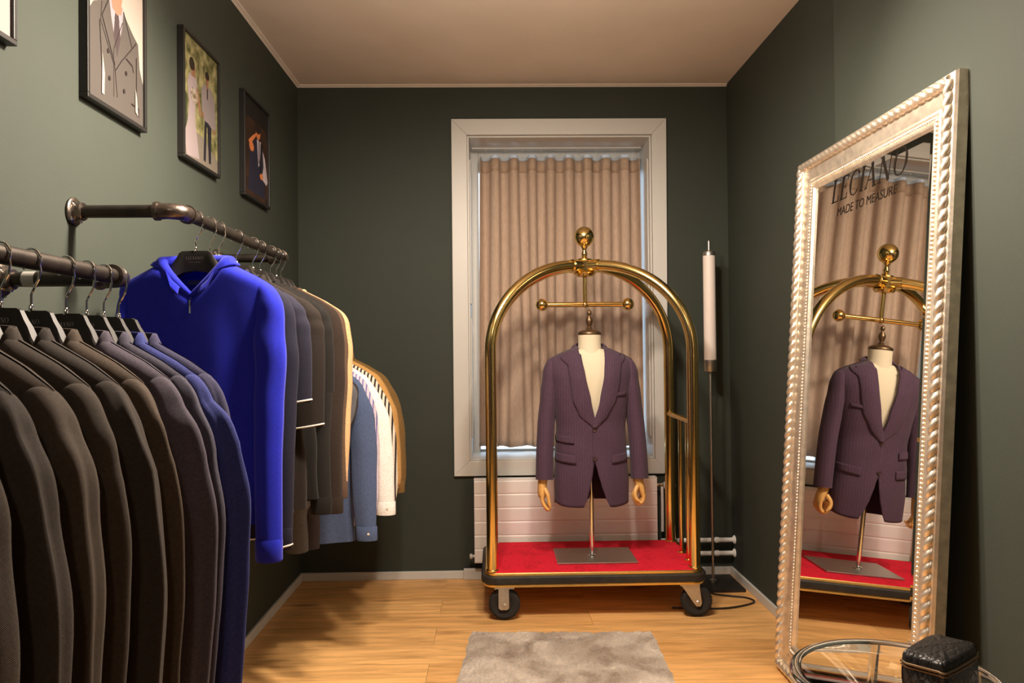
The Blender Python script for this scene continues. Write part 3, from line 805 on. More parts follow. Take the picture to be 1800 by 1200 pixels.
# ------------------------------------------------------------------ tube floor lamp in the corner
LX, LY = 2.2015, -.187
lamp = thing('floor_lamp', 'slim tubular floor lamp with opal white tube and black base', 'lamp', (LX, LY, 0), authored_world=True)
MB().box(LX-.13, LX+.13, LY-.135, LY+.135, 0, .016).build('base', M['black_plastic'], lamp, smooth=False, bevel=.003)
b = MB(); b.tube([(LX, LY, .016), (LX, LY, 1.13)], .0075, 14); b.lathe([(.02, .016), (.02, .028), (.009, .034)], (LX, LY, 0), 16); b.build('pole', M['steel'], lamp, angle=40)
b = MB(); b.lathe([(.010, 1.112), (.031, 1.118), (.0335, 1.122), (.0335, 1.180)], (LX, LY, 0), 28); b.build('lower_cap', M['steel'], lamp, angle=40)
b = MB(); b.lathe([(.032, 1.180), (.032, 1.728)], (LX, LY, 0), 28); b.build('diffuser_tube', M['lampdiff'], lamp, angle=40)
b = MB(); b.lathe([(.0335, 1.728), (.0335, 1.738), (.029, 1.750), (.012, 1.754), (.0075, 1.756), (.0075, 1.806), (.004, 1.81)], (LX, LY, 0), 24); b.build('top_rod', M['steel'], lamp, angle=40)
b = MB(); b.tube(catmull([(LX-.06, LY-.10, .012), (LX-.05, LY-.16, .006), (LX+.02, LY-.20, .006), (LX+.10, LY-.235, .006), (LX+.115, LY-.30, .006), (LX+.02, LY-.36, .006), (LX-.10, LY-.385, .006), (LX-.30, LY-.36, .006)], 40), .0042, 8)
b.build('power_cord', M['black_plastic'], lamp)

# ------------------------------------------------------------------ leaning mirror
MWd, MHt = 1.030, 1.962
tilt = math.atan2(.121, 1.95)
# x along the mirror's width (towards the room's front), depth h out of the face, z up the face
mir = bpy.data.objects.new('standing_mirror', None); COL.objects.link(mir)
tag(mir, 'tall rope moulded silver framed mirror leaning against the green wall', 'mirror')
up = Vector((sin(tilt), 0, cos(tilt))); ax = Vector((0.0, -1, 0)); ou = Vector((-cos(tilt), 0, sin(tilt)))
myaw = 0.0
o_ = Vector((2.147, -1.222, .002))
mir.matrix_world = Matrix(((ax.x, -ou.x, up.x, o_.x), (ax.y, -ou.y, up.y, o_.y), (ax.z, -ou.z, up.z, o_.z), (0, 0, 0, 1)))
FW = .122
# depth profile across the frame member: q from outer edge inward, h = height out of the face plane (0 = front)
prof = [(0, -.042), (0, -.014), (.004, -.006), (.012, -.004), (.036, -.004), (.040, -.010), (.044, -.012), (.060, -.012), (.080, -.018), (.088, -.016), (.092, -.018), (.106, -.020), (.110, -.016), (.116, -.018), (FW, -.026), (FW, -.042)]
corners = lambda q: [(q, q), (MWd-q, q), (MWd-q, MHt-q), (q, MHt-q)]
b = MB(); k = len(prof)
R = [[(corners(q)[c][0], h, corners(q)[c][1]) for q, h in prof] for c in range(4)]
R.append(R[0]); b.rings(R, True, False, False)
fr = b.build('frame', M['silver_frame'], mir, angle=25, flip=True)
def rope(inset, h, r, pitch, amp, strands, name, nseg=12, res=9):
    b = MB()
    cs = corners(inset)
    for c in range(4):
        p0, p1 = Vector(cs[c]), Vector(cs[(c+1) % 4]); L = (p1-p0).length; n = int(L/pitch*res)
        d = (p1-p0).normalized(); nn = Vector((-d.y, d.x)); rings = []
        for i in range(n+1):
            s_ = L*i/n; ring = []
            for j in range(nseg):
                a = 2*pi*j/nseg
                if strands: rr = r*(1-amp+amp*abs(cos((a*strands-2*pi*s_/pitch*strands)*.5))**.7*1.6)
                else: rr = r*(1-amp*abs(cos(pi*s_/pitch))**6)
                p = p0+d*s_+nn*(rr*cos(a)); ring.append((p.x, h+rr*sin(a), p.y))
            rings.append(ring)
        b.rings(rings)
    return b.build(name, M['silver_frame'], fr, angle=60, flip=True)
rope(.0245, -.004, .0135, .068, .34, 2, 'rope_moulding', 16, 18)
rope(.099, -.018, .0058, .0125, .55, 0, 'bead_moulding', 8, 6)
b = MB(); g0, g1 = FW-.003, FW+.022
R = [[(corners(g0)[c][0], -.0275, corners(g0)[c][1]), (corners(g1)[c][0], -.0262, corners(g1)[c][1])] for c in range(4)]; R.append(R[0])
b.rings(R, False)
bvl = b.build('bevel_edge', M['mirror'], mir, smooth=False, flip=True)
b = MB(); c = corners(g1); b.addv([(x, -.0262, z) for x, z in c]); b.face((0, 1, 2, 3)); c0 = corners(g0); b.addv([(x, -.034, z) for x, z in c0]); b.face((4, 5, 6, 7))
for i in range(4): pass
b.build('mirror_glass', M['mirror'], mir, smooth=False, flip=True)
MB().box(.01, MWd-.01, -.040, -.036, .01, MHt-.01).build('back_panel', M['backing'], mir, smooth=False, flip=True)
# lettering on the glass
Q, wd_ = serif_word('LECIANO', .080)
sx_ = .50/wd_
b = MB()
def lay(q, h): 
    n0 = b.addv([(.262+x*sx_+.0*z, h, 1.755+z) for x, z in q]); b.face([n0+i for i in range(len(q))])
for q in Q: lay([(x+.18*z, z) for x, z in q], -.0257)
b.build('lettering', M['dark_ink'], mir, smooth=False, flip=True)
V, F = sans_text('MADE TO MEASURE', .030)
xs = [v[0] for v in V]; k = .40/(max(xs)-min(xs))
b = MB(); n0 = b.addv([(.512+x*k+.15*z, -.0257, 1.702+z) for x, z in V])
for f in F: b.face([n0+i for i in f])
b.build('lettering', M['dark_ink'], mir, smooth=False, flip=True)

# ------------------------------------------------------------------ glass side table, bag, rug
TX, TY, TZ, TR = 1.868, -2.684, .580, .202
tab = thing('side_table', 'round glass topped side table with chrome rim before the mirror', 'table', (TX, TY, 0), authored_world=True)
ringp = lambda r, z, n=72: [(TX+r*cos(2*pi*i/n), TY+r*sin(2*pi*i/n), z) for i in range(n)]
b = MB(); b.tube(ringp(TR-.010, TZ-.008), .0115, 14, closed=True); b.build('rim', M['chrome'], tab)
b = MB(); b.lathe([(TR-.022, TZ-.012), (TR-.021, TZ-.002), (TR-.023, TZ-.001)], (TX, TY, 0), 72); b.build('glass_top', M['glass'], tab, angle=30)
for k in range(3):
    a = radians(75+120*k); c, s_ = cos(a), sin(a)
    b = MB(); b.tube([(TX+c*(TR-.014), TY+s_*(TR-.014), TZ-.012), (TX+c*(TR-.020), TY+s_*(TR-.020), .006)], .0085, 12)
    b.lathe([(.012, 0), (.012, .008), (.009, .012)], (TX+c*(TR-.020), TY+s_*(TR-.020), 0), 12); b.build('leg', M['chrome'], tab, angle=40)
b = MB(); b.tube(ringp(TR-.022, .16, 60), .0055, 10, closed=True); b.build('stretcher_ring', M['chrome'], tab)
bag = thing('toiletry_bag', 'small black crocodile leather zip bag on the glass table', 'bag', (1.926, -2.735, TZ-.0008), radians(38))
def bagpt(u, v):
    a = 2*pi*u; e = .38
    p = v; e = .26; zz = .072*p
    k = 1-.10*abs(p-.45)**1.5*1.2
    x = .082*sp(cos(a), e)*k; y = .044*sp(sin(a), e)*k
    return (x+.0025*sin(9*a+p*4), y+.002*sin(7*a+3*p), zz)
b = MB(); R = []
for j in range(15):
    v = j/14; R.append([bagpt(i/48, v) for i in range(48)])
top = R[-1]; c = Vector((0, 0, .072))
for s_, dz in ((.96, .0045), (.86, .0075), (.5, .010), (.05, .011)): R.append([(p[0]*s_, p[1]*s_, .072+dz+.0012*sin(p[0]*160)) for p in top])
bot = R[0]; R.insert(0, [(p[0]*.94, p[1]*.9, -.000) for p in bot])
b.rings(R); bb = b.build('bag_body', M['croc'], bag, angle=60)
b = MB(); zp = [bagpt(i/60, .80) for i in range(60)]
b.tube([(p[0]*1.012, p[1]*1.02, .060) for p in zp], .0022, 8, closed=True); b.tube([(p[0]*1.012, p[1]*1.02, .054) for p in zp], .0018, 8, closed=True)
b.build('zip', M['bronze'], bag)
b = MB(); b.box(.084, .0875, -.012, .012, .056, .059); b.tube([(.086, -.010, .057), (.089, -.016, .045), (.090, -.017, .028)], [.0022, .003, .0035], 8); b.build('zip_pull', M['chrome'], bag, angle=40)
b = MB(); b.tube(catmull([(.080, .010, .056), (.098, .018, .045), (.103, .008, .020), (.100, -.006, .012), (.092, -.004, .030), (.083, .004, .052)], 24), .0035, 8); b.build('wrist_strap', M['croc'], bag)
rng = random.Random(8)
from mathutils import noise
rx = [(.950, -.838), (1.742, -.880), (1.705, -1.95), (.872, -1.93)]
rug = thing('fur_rug', 'mottled taupe faux fur rug on the plank floor before the cart', 'rug', (1.32, -1.4, 0), authored_world=True)
def rugpt(u, v):
    a = Vector(rx[0]).lerp(Vector(rx[1]), u); c = Vector(rx[3]).lerp(Vector(rx[2]), u); p = c.lerp(a, v)
    e = min(u, 1-u, v, 1-v)
    w = Vector((noise.noise((p.x*22, p.y*22, 1)), noise.noise((p.x*22, p.y*22, 7))))*(.010 if e < .01 else .003)
    h = .026*min(1, e/.02)**.5
    z = .002+h*(.72+.22*noise.noise((p.x*9, p.y*9, 0))+.28*noise.noise((p.x*34, p.y*34, 3))+.3*noise.noise((p.x*85, p.y*85, 5)))
    return (p.x+w.x, p.y+w.y, max(.0015, z))
b = MB(); b.grid(rugpt, 190, 220); b.build('pile', M['rug'], rug, angle=180)
# ------------------------------------------------------------------ clothes racks of steel pipe on the left wall
PR = .0165
def rack(label, x, y0, y1, z, flange_r=.036):
    t = thing('clothes_rack', label, 'clothes rack', (0, (y0+y1)/2, z), group='black pipe clothes racks', authored_world=True)
    b = MB(); b.tube([(x, y0+.045, z), (x, y1-.045, z)], PR, 18); b.build('rail', M['pipe'], t)
    for y, sg in ((y0, 1), (y1, -1)):
        b = MB(); b.tube([(.016, y, z), (x-.045, y, z)], PR, 18); arm = b.build('arm', M['pipe'], t)
        P = [(x-.058, y, z), (x-.046, y, z)]
        for i in range(9):
            a = i/8*pi/2; P.append((x-.034+.034*sin(a), y+sg*(.034-.034*cos(a)), z))
        P += [(x, y+sg*.046, z), (x, y+sg*.058, z)]
        R = [.0215]*2+[.0205]*9+[.0215]*2
        b = MB(); b.tube(P, R, 18)
        b.tube([(x-.060, y, z), (x-.050, y, z)], .0245, 18); b.tube([(x, y+sg*.050, z), (x, y+sg*.060, z)], .0245, 18)
        b.build('elbow', M['fitting'], t, angle=40)
        b = MB(); b.lathe([(flange_r-.002, 0), (flange_r, .002), (flange_r, .006), (flange_r-.004, .009), (.026, .010), (.0235, .014), (.0235, .026), (.0215, .029)], (.0005, y, z), 28, 'x')
        fl_ = b.build('flange', M['fitting'], t, angle=30)
        for k in range(4):
            a = pi/4+k*pi/2; b = MB(); b.lathe([(.006, .008), (.006, .0115), (.003, .013)], (.0005, y+.0285*cos(a), z+.0285*sin(a)), 10, 'x')
            b.build('screw', M['chrome'], fl_, angle=40)
    return t
XR, X3 = .268, .288
ZU, ZN, Z3 = 1.603, 1.404, 1.330
YU0, YU1 = -2.237, -1.245
YN0, YN1 = -3.75, -2.522
Y30, Y31 = -1.255, -.290
rack('black pipe clothes rack with the blue hoodie, higher than the others', XR, YU0, YU1, ZU)
rn = rack('black pipe clothes rack holding the suit jackets, nearest the camera', XR, YN0, YN1, ZN)
rack('black pipe clothes rack holding the shirts, nearest the window wall', X3, Y30, Y31, Z3)
b = MB(); b.tube([(.052, YN1, ZN), (.079, YN1, ZN)], PR+.0006, 18, caps=False); b.build('paper_sticker', mat('grey_sticker', (.35, .34, .31), .6), rn)

# ------------------------------------------------------------------ hangers
hq, hw_ = serif_word('LECIANO', .0082)
hv, hf = sans_text('MADE TO MEASURE', .0026)
def hanger_mesh():
    root = thing('coat_hanger', 'h', 'hanger')
    b = MB()
    P = [(0, 0, -.090), (0, 0, -.060), (.004, 0, -.052), (.016, 0, -.034), (.0195, 0, -.018)]
    rr = PR+.0036
    for i in range(17):
        a = radians(-28)+radians(250)*i/16; P.append((rr*cos(a), 0, rr*sin(a)))
    b.tube(P, .0021, 8); b.ball(P[-1], .0028, 8, 6)
    b.lathe([(.0045, -.090), (.0045, -.080), (.003, -.077)], (0, 0, 0), 10)
    b.build('hook', M['chrome'], root)
    T = [(0, -.0875), (.034, -.0885), (.042, -.092), (.055, -.114), (.075, -.148), (.10, -.170), (.15, -.196), (.178, -.211), (.186, -.218)]
    Bm = [(0, -.142), (.03, -.146), (.055, -.160), (.085, -.178), (.15, -.212), (.178, -.228), (.186, -.228)]
    D = [(0, .006), (.035, .0065), (.045, .009), (.075, .014), (.12, .016), (.178, .012), (.186, .007)]
    R = []; n = 44
    for i in range(n+1):
        x = -.186+.372*i/n; ax_ = abs(x)
        t, m_, d = interp(T, ax_), interp(Bm, ax_), interp(D, ax_)
        yo = -.006*(ax_/.2)**2
        ring = []
        for q, w in ((-1, 0), (-1, .15), (-.8, .5), (-.75, .85), (-.5, 1), (.5, 1), (.75, .85), (.8, .5), (1, .15), (1, 0), (.6, -.0), (-.6, -.0)):
            ring.append((x, yo+q*d, m_+(t-m_)*w))
        R.append(ring)
    b = MB(); b.rings(R); b.build('shoulder_body', M['hanger'], root, angle=35)
    b = MB()
    for q in hq:
        n0 = b.addv([(x-hw_/2, -.0069, -.112+z) for x, z in q]); b.face([n0+i for i in range(len(q))])
    n0 = b.addv([(x, -.0069, -.120+z) for x, z in hv])
    for f in hf: b.face([n0+i for i in f])
    b.build('lettering', M['grey_print'], root, smooth=False)
    return root
proto = hanger_mesh(); used = [False]
def place_hanger(x, y, z, rz, label, group):
    if not used[0]: r = proto; used[0] = True
    else:
        r = proto.copy(); COL.objects.link(r)
        for ch in proto.children:
            c = ch.copy(); COL.objects.link(c); c.parent = r
    r.location = (x, y, z); r.rotation_euler = (0, 0, rz); r['label'] = label; r['group'] = group
    return r

# ------------------------------------------------------------------ garments on the hangers
def garment(name, label, cat, group, x, y, z, rz, cloth, kind, sw=.215, B=.027, length=.70, slen=.60, hemw=.215, flare=.05, fwd=.03,
            sr=(.050, .034), seed=1, trim=None, dropz=0, short=False, lean=0, wr=.09):
    """kind: jacket, hoodie, knit, polo, shirt. Local origin = rail centre, front = -y."""
    rnd = random.Random(seed)
    root = thing(name, label, cat, (x, y, z), rz, group)
    zn = {'jacket': -.136, 'knit': -.130, 'polo': -.132}.get(kind, -.118)+dropz; nw = .086
    fa, fb, fc = rnd.uniform(0, 6), rnd.uniform(0, 6), rnd.uniform(0, 6)
    def zs(dx): return zn-.50*max(0, abs(dx)-nw)-.14*max(0, abs(dx)-.17)
    zh = zn-length
    AT = [(0, sw), (.12, sw*.985), (.28, sw*.94), (.55, sw*.90), (.8, hemw*.97), (1, hemw)]
    tr = .034/length if kind == 'jacket' else .03/length
    def BT_(t):
        k = min(1, t/tr); return (.003+(B-.003)*sqrt(max(0, 1-(1-k)**2)))*(1-.08*t)
    vd = {'jacket': .20, 'hoodie': .095, 'knit': .045, 'polo': .08, 'shirt': .05}[kind]
    R = []; NC, NR = 64, 40
    for i in range(NR+1):
        t = (i/NR)**1.5
        ring = []
        for j in range(NC):
            A = 2*pi*j/NC; a = interp(AT, t)
            px = a*sp(cos(A), .72); front = sin(A) < 0
            bb = BT_(t)
            top = zs(px)
            if abs(px) < nw:
                bb = max(bb, .023*sqrt(max(0, 1-(px/nw)**4))+.004)
                top += (-vd*(1-abs(px)/nw)**(.8 if kind == 'jacket' else .75) if front else -.004)
            py = bb*sp(sin(A), .55)
            pz = top+(zh-zn-(top-zn if t > 0 else 0)*0)*t*1.0
            pz = top*(1-t)+(zh+.012*(abs(px)/a)**2*(1 if kind == 'shirt' else .4))*t
            fo = (.0055*sin(px*34+fa+t*2.5)+.0035*sin(px*61+fb-t*4)+.003*sin(px*17+fc))*min(1, max(0, (t-.12)*1.6))
            py += fo*(1 if front else .8)*min(1, B/.032)**1.5
            px += .004*sin(t*13+fa)*min(1, t*3)
            py += lean*t
            ring.append((px, py, pz))
        R.append(ring)
    last = R[-1]; R.append([(p[0]*.985, p[1]*.8+lean*.2, p[2]+.001) for p in last]); R.append([(p[0]*.98, p[1]*.78+lean*.2, p[2]+.03) for p in last])
    b = MB(); b.rings(R, True, False, False)
    body = b.build(kind+'_body' if kind in ('jacket', 'shirt') else 'knit_body', cloth, root, angle=80)
    if trim and kind != 'polo':
        b = MB(); b.tube([(p[0]*1.004, p[1]*1.05, p[2]+.002) for p in last], .0022, 6, closed=True); b.build('hem_piping', trim, root)
    for s in (-1, 1):
        tipz = zs(sw)
        L = slen if not short else short
        sx = lambda d: s*(sw+(d if s > 0 else d*.6-.016))
        jig = rnd.uniform(-.5, 1)*.012
        n0 = -.020; elb = rnd.uniform(-.004, .010) if s > 0 else 0
        sq = 1.0 if s > 0 else .62                       # the wall side sleeve is pressed flat
        fl_ = flare if s > 0 else -.012
        if kind == 'jacket':
            pts = [(sx(-.026), n0*.2, tipz-.008), (sx(-.012), n0*.3, tipz-.015), (sx(.004), n0*.5, tipz-.056), (sx(fl_*.45), n0*.6, tipz-.14), (sx(fl_*.80+elb), n0*.7-fwd*.1, tipz-.31), (sx(fl_*.95+elb*.6), n0*.8-fwd*.6, tipz-.46), (sx(fl_+jig*(s > 0)), n0-fwd, tipz-L)]
            rad_ = [(.010, .018), (.020, .024), (.033, .029), (sr[0], .031), (sr[0]*.95, .030), (sr[0]*.86, .029), (sr[1]*1.1, .028)]
        elif short:
            pts = [(sx(-.050), 0, tipz+.008), (sx(-.026), -.002, tipz-.010), (sx(-.004), -.004, tipz-.055), (sx(fl_*.7), -.008, tipz-.14), (sx(fl_), -.012, tipz-L)]
            rad_ = [(.010, .012), (.025, .024), (.044, .027), (.050, .027), (.048, .026)]
        else:
            pts = [(sx(-.050), 0, tipz+.008), (sx(-.026), -.002, tipz-.010), (sx(-.006), -.004, tipz-.055), (sx(fl_*.5), -.008-fwd*.1, tipz-.17), (sx(fl_*.85), -.012-fwd*.4, tipz-.33), (sx(fl_), -.014-fwd*.8, tipz-.48), (sx(fl_+jig*(s > 0)), -.016-fwd, tipz-L)]
            rad_ = [(.010, .012), (.024, .024), (.038, .029), (sr[0], .030), (sr[0]*.92, .028), (sr[0]*.85, .027), (sr[1], .025)]
        ky = min(1, B/(.031 if kind == 'jacket' else .030)); rad_ = [(a_*sq, c_*ky) for a_, c_ in rad_]
        b = MB(); sleeve(b, pts, rad_, 28 if kind == 'jacket' else 20, 48, seed*7+s, wr=wr, lens=.35 if kind == 'jacket' else 0, drape=.10 if kind == 'jacket' else .05)
        sl = b.build('sleeve', cloth, root, angle=80)
        e = Vector(pts[-1]); rx_, ry_ = rad_[-1]
        if kind == 'shirt' and not short:
            R2 = []
            for q, w in ((.052, 1.10), (.050, 1.16), (.002, 1.18), (-.004, 1.14), (-.002, 1.0), (.02, .95)):
                R2.append([(e.x+rx_*w*cos(2*pi*j/20), e.y+ry_*w*sin(2*pi*j/20), e.z+q) for j in range(20)])
            b = MB(); b.rings(R2, True, False, False); cf = b.build('cuff', cloth, sl, angle=50)
            b = MB(); b.lathe([(.0048, 0), (.0052, -.0016), (.003, -.002)], (e.x+s*.012, e.y-ry_*1.15, e.z+.025), 10, 'y'); b.build('cuff_button', M['pearl'], cf)
        if kind in ('knit', 'hoodie') and not short:
            R2 = []
            for q, w in ((.055, 1.0), (.050, 1.06), (.0, 1.04), (-.004, .98), (0, .9)):
                R2.append([(e.x+rx_*w*(1+.012*cos(20*pi*j/20))*cos(2*pi*j/40), e.y+ry_*w*(1+.02*(j % 2))*sin(2*pi*j/40), e.z+q) for j in range(40)])
            b = MB(); b.rings(R2, True, False, False); b.build('cuff', cloth, sl, angle=80)
        if trim:
            b = MB(); b.tube([(e.x+rx_*1.03*cos(2*pi*j/24), e.y+ry_*1.06*sin(2*pi*j/24), e.z+.001+.008*cos(2*pi*j/24)*s) for j in range(24)], .0026, 6, closed=True)
            b.build('cuff_piping', trim, sl)
        if kind == 'jacket':
            b = MB()
            for k in range(3): b.lathe([(.006, 0), (.0065, -.002), (.003, -.0035)], (e.x-s*.006, e.y-ry_-.001, e.z+.022+.017*k), 10, 'y')
            b.build('cuff_button', M['button'], sl)
    # necks
    def neck(a, k=1.0):
        """neckline curve: a=0 back centre, +-pi front centre"""
        px = nw*k*sin(a) if abs(a) < pi/2 else nw*k*math.copysign(1-((abs(a)-pi/2)/(pi/2))**1.25, a)
        back = cos(a) > 0
        py = (.024 if back else -.027)*abs(cos(a))**(.6 if back else .35)
        pz = zn-(.004 if back else vd*((abs(a)-pi/2)/(pi/2)) if abs(a) > pi/2 else 0)
        return Vector((px, py, pz))
    if kind == 'jacket':
        def col(u, v):
            a = -2.1+4.2*u; p = neck(a, 1.0+.16*v); q = abs(a)/2.1
            return (p.x, p.y*(1+.35*v), p.z+.022-.030*v-.012*q*q)
        b = MB(); b.grid(col, 40, 6); b.build('collar', cloth, root, solid=.003, angle=80)
        for s in (-1, 1):
            def lap(u, v):
                zt = zn-.02; zb = zn-.36; zz = zb+(zt-zb)*v
                xi = s*(.008+(nw-.02)*v**1.1); xo = s*(.010+(nw+.045-(.03 if v > .9 else 0))*min(1, v*1.25))
                xx = xi+(xo-xi)*u
                return (xx, -(B+.006+.004*sin(pi*u)+.002*(1-u))+lean*.3*(1-v), min(zz+.02*u*v, zs(xx)-.014))
            b = MB(); b.grid(lap, 8, 20); b.build('lapel', cloth, root, solid=.003, angle=80)
    elif kind == 'hoodie':
        A_ = [-pi+2*pi*i/48 for i in range(49)]
        P = [neck(a, 1.06)+Vector((0, 0, .004)) for a in A_]; rr = [.006+.013*max(0, cos(a*.5))**.8 for a in A_]
        for i, a in enumerate(A_): P[i] += Vector((0, .012*max(0, cos(a)), .004*max(0, cos(a))))
        b = MB(); b.tube(P, rr, 14); b.build('hood', cloth, root, angle=80)
        def flp(u, v):                                   # hood edge folded flat over the shoulders
            a = -2.75+5.5*u; p = neck(a, 1.06); o = neck(a, 1.75)
            q = abs(a)/2.75
            w = v*(.55-.35*q**2)
            pp = p.lerp(Vector((o.x, p.y*1.25, zs(o.x)+.014)), w) if abs(o.x) > nw else p+Vector((0, -.012*v, -.02*v))
            return (pp.x, pp.y*(1+.15*v)-.004*(1 if abs(a) > 1.4 else 0), pp.z+.008*sin(pi*v))
        b = MB(); b.grid(flp, 50, 8); b.build('hood_fold', cloth, root, solid=.004, angle=80)
        b = MB(); zv = zn-vd; b.box(-.0026, .0026, -.037, -.033, zv-.045, zv-.010); b.build('zip_pull', M['chrome'], root, smooth=False, bevel=.001)
        b = MB(); b.box(-.0015, .0015, -.0345, -.028, zv-.26, zv); b.build('zip', cloth, root, smooth=False)
        b = MB(); b.box(-.028, .028, .0150, .0165, zn-.060, zn-.048); b.build('neck_label', M['navy_label'], root, smooth=False)
    else:
        A_ = [-pi+2*pi*i/48 for i in range(48)]
        if kind == 'knit':
            b = MB(); b.tube([neck(a, 1.02) for a in A_], .0075, 10, closed=True); b.build('neckband', cloth, root, angle=80)
        else:
            def col(u, v):
                a = -2.95+5.9*u; p = neck(a, 1.0+.10*v); q = abs(a)/2.95
                return (p.x, p.y*(1+.4*v)-.012*v*q**4, p.z+(.030 if kind == 'shirt' else .014)-(.040 if kind == 'shirt' else .026)*v-.012*q**6*v)
            b = MB(); b.grid(col, 44, 6); cl = b.build('collar', cloth, root, solid=.002, angle=80)
            if trim:
                b = MB(); b.tube([col(i/44, 1) for i in range(45)], .0022, 6); b.build('collar_piping', trim, cl)
            b = MB()
            z0 = zn-vd-.005
            nb = 6 if kind == 'shirt' else 2
            for k in range(nb): b.lathe([(.0048, 0), (.0052, -.0016), (.003, -.002)], (0, -(B+.012), z0-.02-.085*k*(1 if kind == 'shirt' else .5)), 10, 'y')
            b.build('button', M['pearl'], root)
            b = MB(); b.box(-.016, .016, -(B+.0105), -(B-.002), zh+.02 if kind == 'shirt' else z0-.12, z0); b.build('placket', cloth, root, smooth=False, bevel=.002)
    return root
M['pearl'] = mat('pearl_button', (.75, .70, .62), .3)
M['navy_label'] = mat('navy_neck_label', (.01, .011, .03), .7)
M['piping'] = mat('cream_piping', (.62, .55, .46), .7)
F_ = lambda n, rgb, **k: fabric(n, hexlin(*rgb), **k)
br1 = F_('dark_brown_wool', (54, 45, 37)); br2 = F_('brown_black_wool', (50, 42, 35)); br3 = F_('black_wool', (44, 37, 32)); br4 = F_('walnut_wool', (62, 51, 41))
pg1 = F_('plum_grey_wool', (64, 58, 68)); pg2 = F_('slate_plum_wool', (58, 55, 68)); bl1 = F_('navy_blue_wool', (44, 50, 106)); pp1 = F_('dark_indigo_wool', (50, 48, 72))

GJ = 'suit jackets on the nearest rack'; GH = 'black hangers on the nearest rack'
near = [  # y, cloth, label
 (-3.30, br2, 'brown-black suit jacket at the left picture edge, nearest the camera'),
 (-3.21, br3, 'black suit jacket second from the left on the nearest rack'),
 (-3.12, br1, 'dark brown suit jacket third from the left on the nearest rack'),
 (-3.03, br2, 'brown-black suit jacket fourth from the left on the nearest rack'),
 (-2.945, br3, 'black suit jacket fifth from the left, right before the walnut brown one'),
 (-2.862, br4, 'walnut brown suit jacket directly before the plum grey ones'),
 (-2.755, pg1, 'plum grey suit jacket beside the walnut brown one'),
 (-2.682, pg2, 'slate plum suit jacket squeezed before the navy blue one'),
 (-2.616, bl1, 'navy blue suit jacket near the end of the nearest rack'),
 (-2.552, pp1, 'dark indigo suit jacket last on the rack, behind the navy blue one')]
RZ = radians(-14)
ordn = ['first', 'second', 'third', 'fourth', 'fifth', 'sixth', 'seventh', 'eighth', 'ninth', 'last']
colw = ['brown-black', 'black', 'dark brown', 'brown-black', 'black', 'walnut brown', 'plum grey', 'slate plum', 'navy blue', 'dark indigo']
for i, (y, cl, lb) in enumerate(near):
    gap = .030 if i < 7 else .0215
    garment('suit_jacket', lb, 'jacket', GJ, XR, y, ZN, RZ, cl, 'jacket', sw=.222, B=gap, length=.76, slen=.62,
            flare=[.040, .052, .048, .036, .054, .044, .046, .034, .064, .014][i], fwd=.026, sr=[(.050, .038), (.058, .044), (.068, .052)][0 if i < 6 else (2 if i == 8 else 1)], seed=20+i, wr=.10)
    place_hanger(XR, y, ZN, RZ, 'black shouldered hanger with chrome hook carrying the %s jacket, %s along the rack' % (colw[i], ordn[i]), GH)

GU = 'knitwear on the upper rack'; GHU = 'black hangers on the upper rack'
royal = F_('royal_blue_knit', (20, 30, 170), weave=500, sheen=.4); navk = F_('navy_knit', (27, 26, 41), weave=600); navp = F_('midnight_navy_knit', (32, 31, 46), weave=600)
dkb = F_('espresso_knit', (32, 25, 21), weave=600); blk = F_('black_knit', (24, 21, 19), weave=600); choc = F_('chocolate_knit', (44, 34, 28), weave=600)
chr_ = F_('charcoal_knit', (28, 25, 23), weave=600); tau = F_('taupe_knit', (88, 68, 54), weave=500); bei = F_('beige_knit', (206, 166, 122), weave=500)
RU = radians(-3)
upper = [
 (-2.130, 'hooded_sweater', 'royal blue hooded zip sweater at the front of the upper rack', 'sweater', 'royal blue hoodie', royal, 'hoodie', dict(sw=.205, B=.036, length=.70, slen=.725, flare=-.004, fwd=.01, sr=(.043, .034), hemw=.205)),
 (-2.030, 'sweater', 'navy long sleeved sweater with cream hem piping behind the blue hoodie', 'sweater', 'navy sweater', navk, 'knit', dict(sw=.208, B=.020, length=.755, slen=.70, flare=.004, sr=(.044, .034), trim=1)),
 (-1.958, 'polo_shirt', 'midnight navy short sleeved polo with cream piped cuff', 'shirt', 'midnight navy polo', navp, 'polo', dict(sw=.215, B=.020, length=.70, short=.305, flare=.010, trim=1)),
 (-1.800, 'polo_shirt', 'espresso brown short sleeved polo with cream piped cuff', 'shirt', 'espresso polo', dkb, 'polo', dict(sw=.222, B=.026, length=.72, short=.385, flare=.002, trim=1)),
 (-1.640, 'polo_shirt', 'plain black short sleeved polo without piping on the upper rack', 'shirt', 'black polo', blk, 'polo', dict(sw=.218, B=.026, length=.72, short=.29, flare=.004)),
 (-1.560, 'sweater', 'charcoal black long sleeved sweater between black polo and chocolate sweater', 'sweater', 'charcoal sweater', chr_, 'knit', dict(sw=.215, B=.020, length=.74, slen=.70, flare=-.006, sr=(.044, .034))),
 (-1.438, 'sweater', 'chocolate brown long sleeved sweater near the end of the upper rack', 'sweater', 'chocolate sweater', choc, 'knit', dict(sw=.220, B=.021, length=.74, slen=.72, flare=.004, sr=(.045, .034))),
 (-1.368, 'sweater', 'taupe brown sweater squeezed before the beige one', 'sweater', 'taupe sweater', tau, 'knit', dict(sw=.220, B=.017, length=.70, slen=.68, flare=.002, sr=(.044, .034))),
 (-1.308, 'sweater', 'light beige knit sweater last on the upper rack', 'sweater', 'beige sweater', bei, 'knit', dict(sw=.226, B=.018, length=.70, slen=.63, flare=.002, sr=(.044, .034)))]
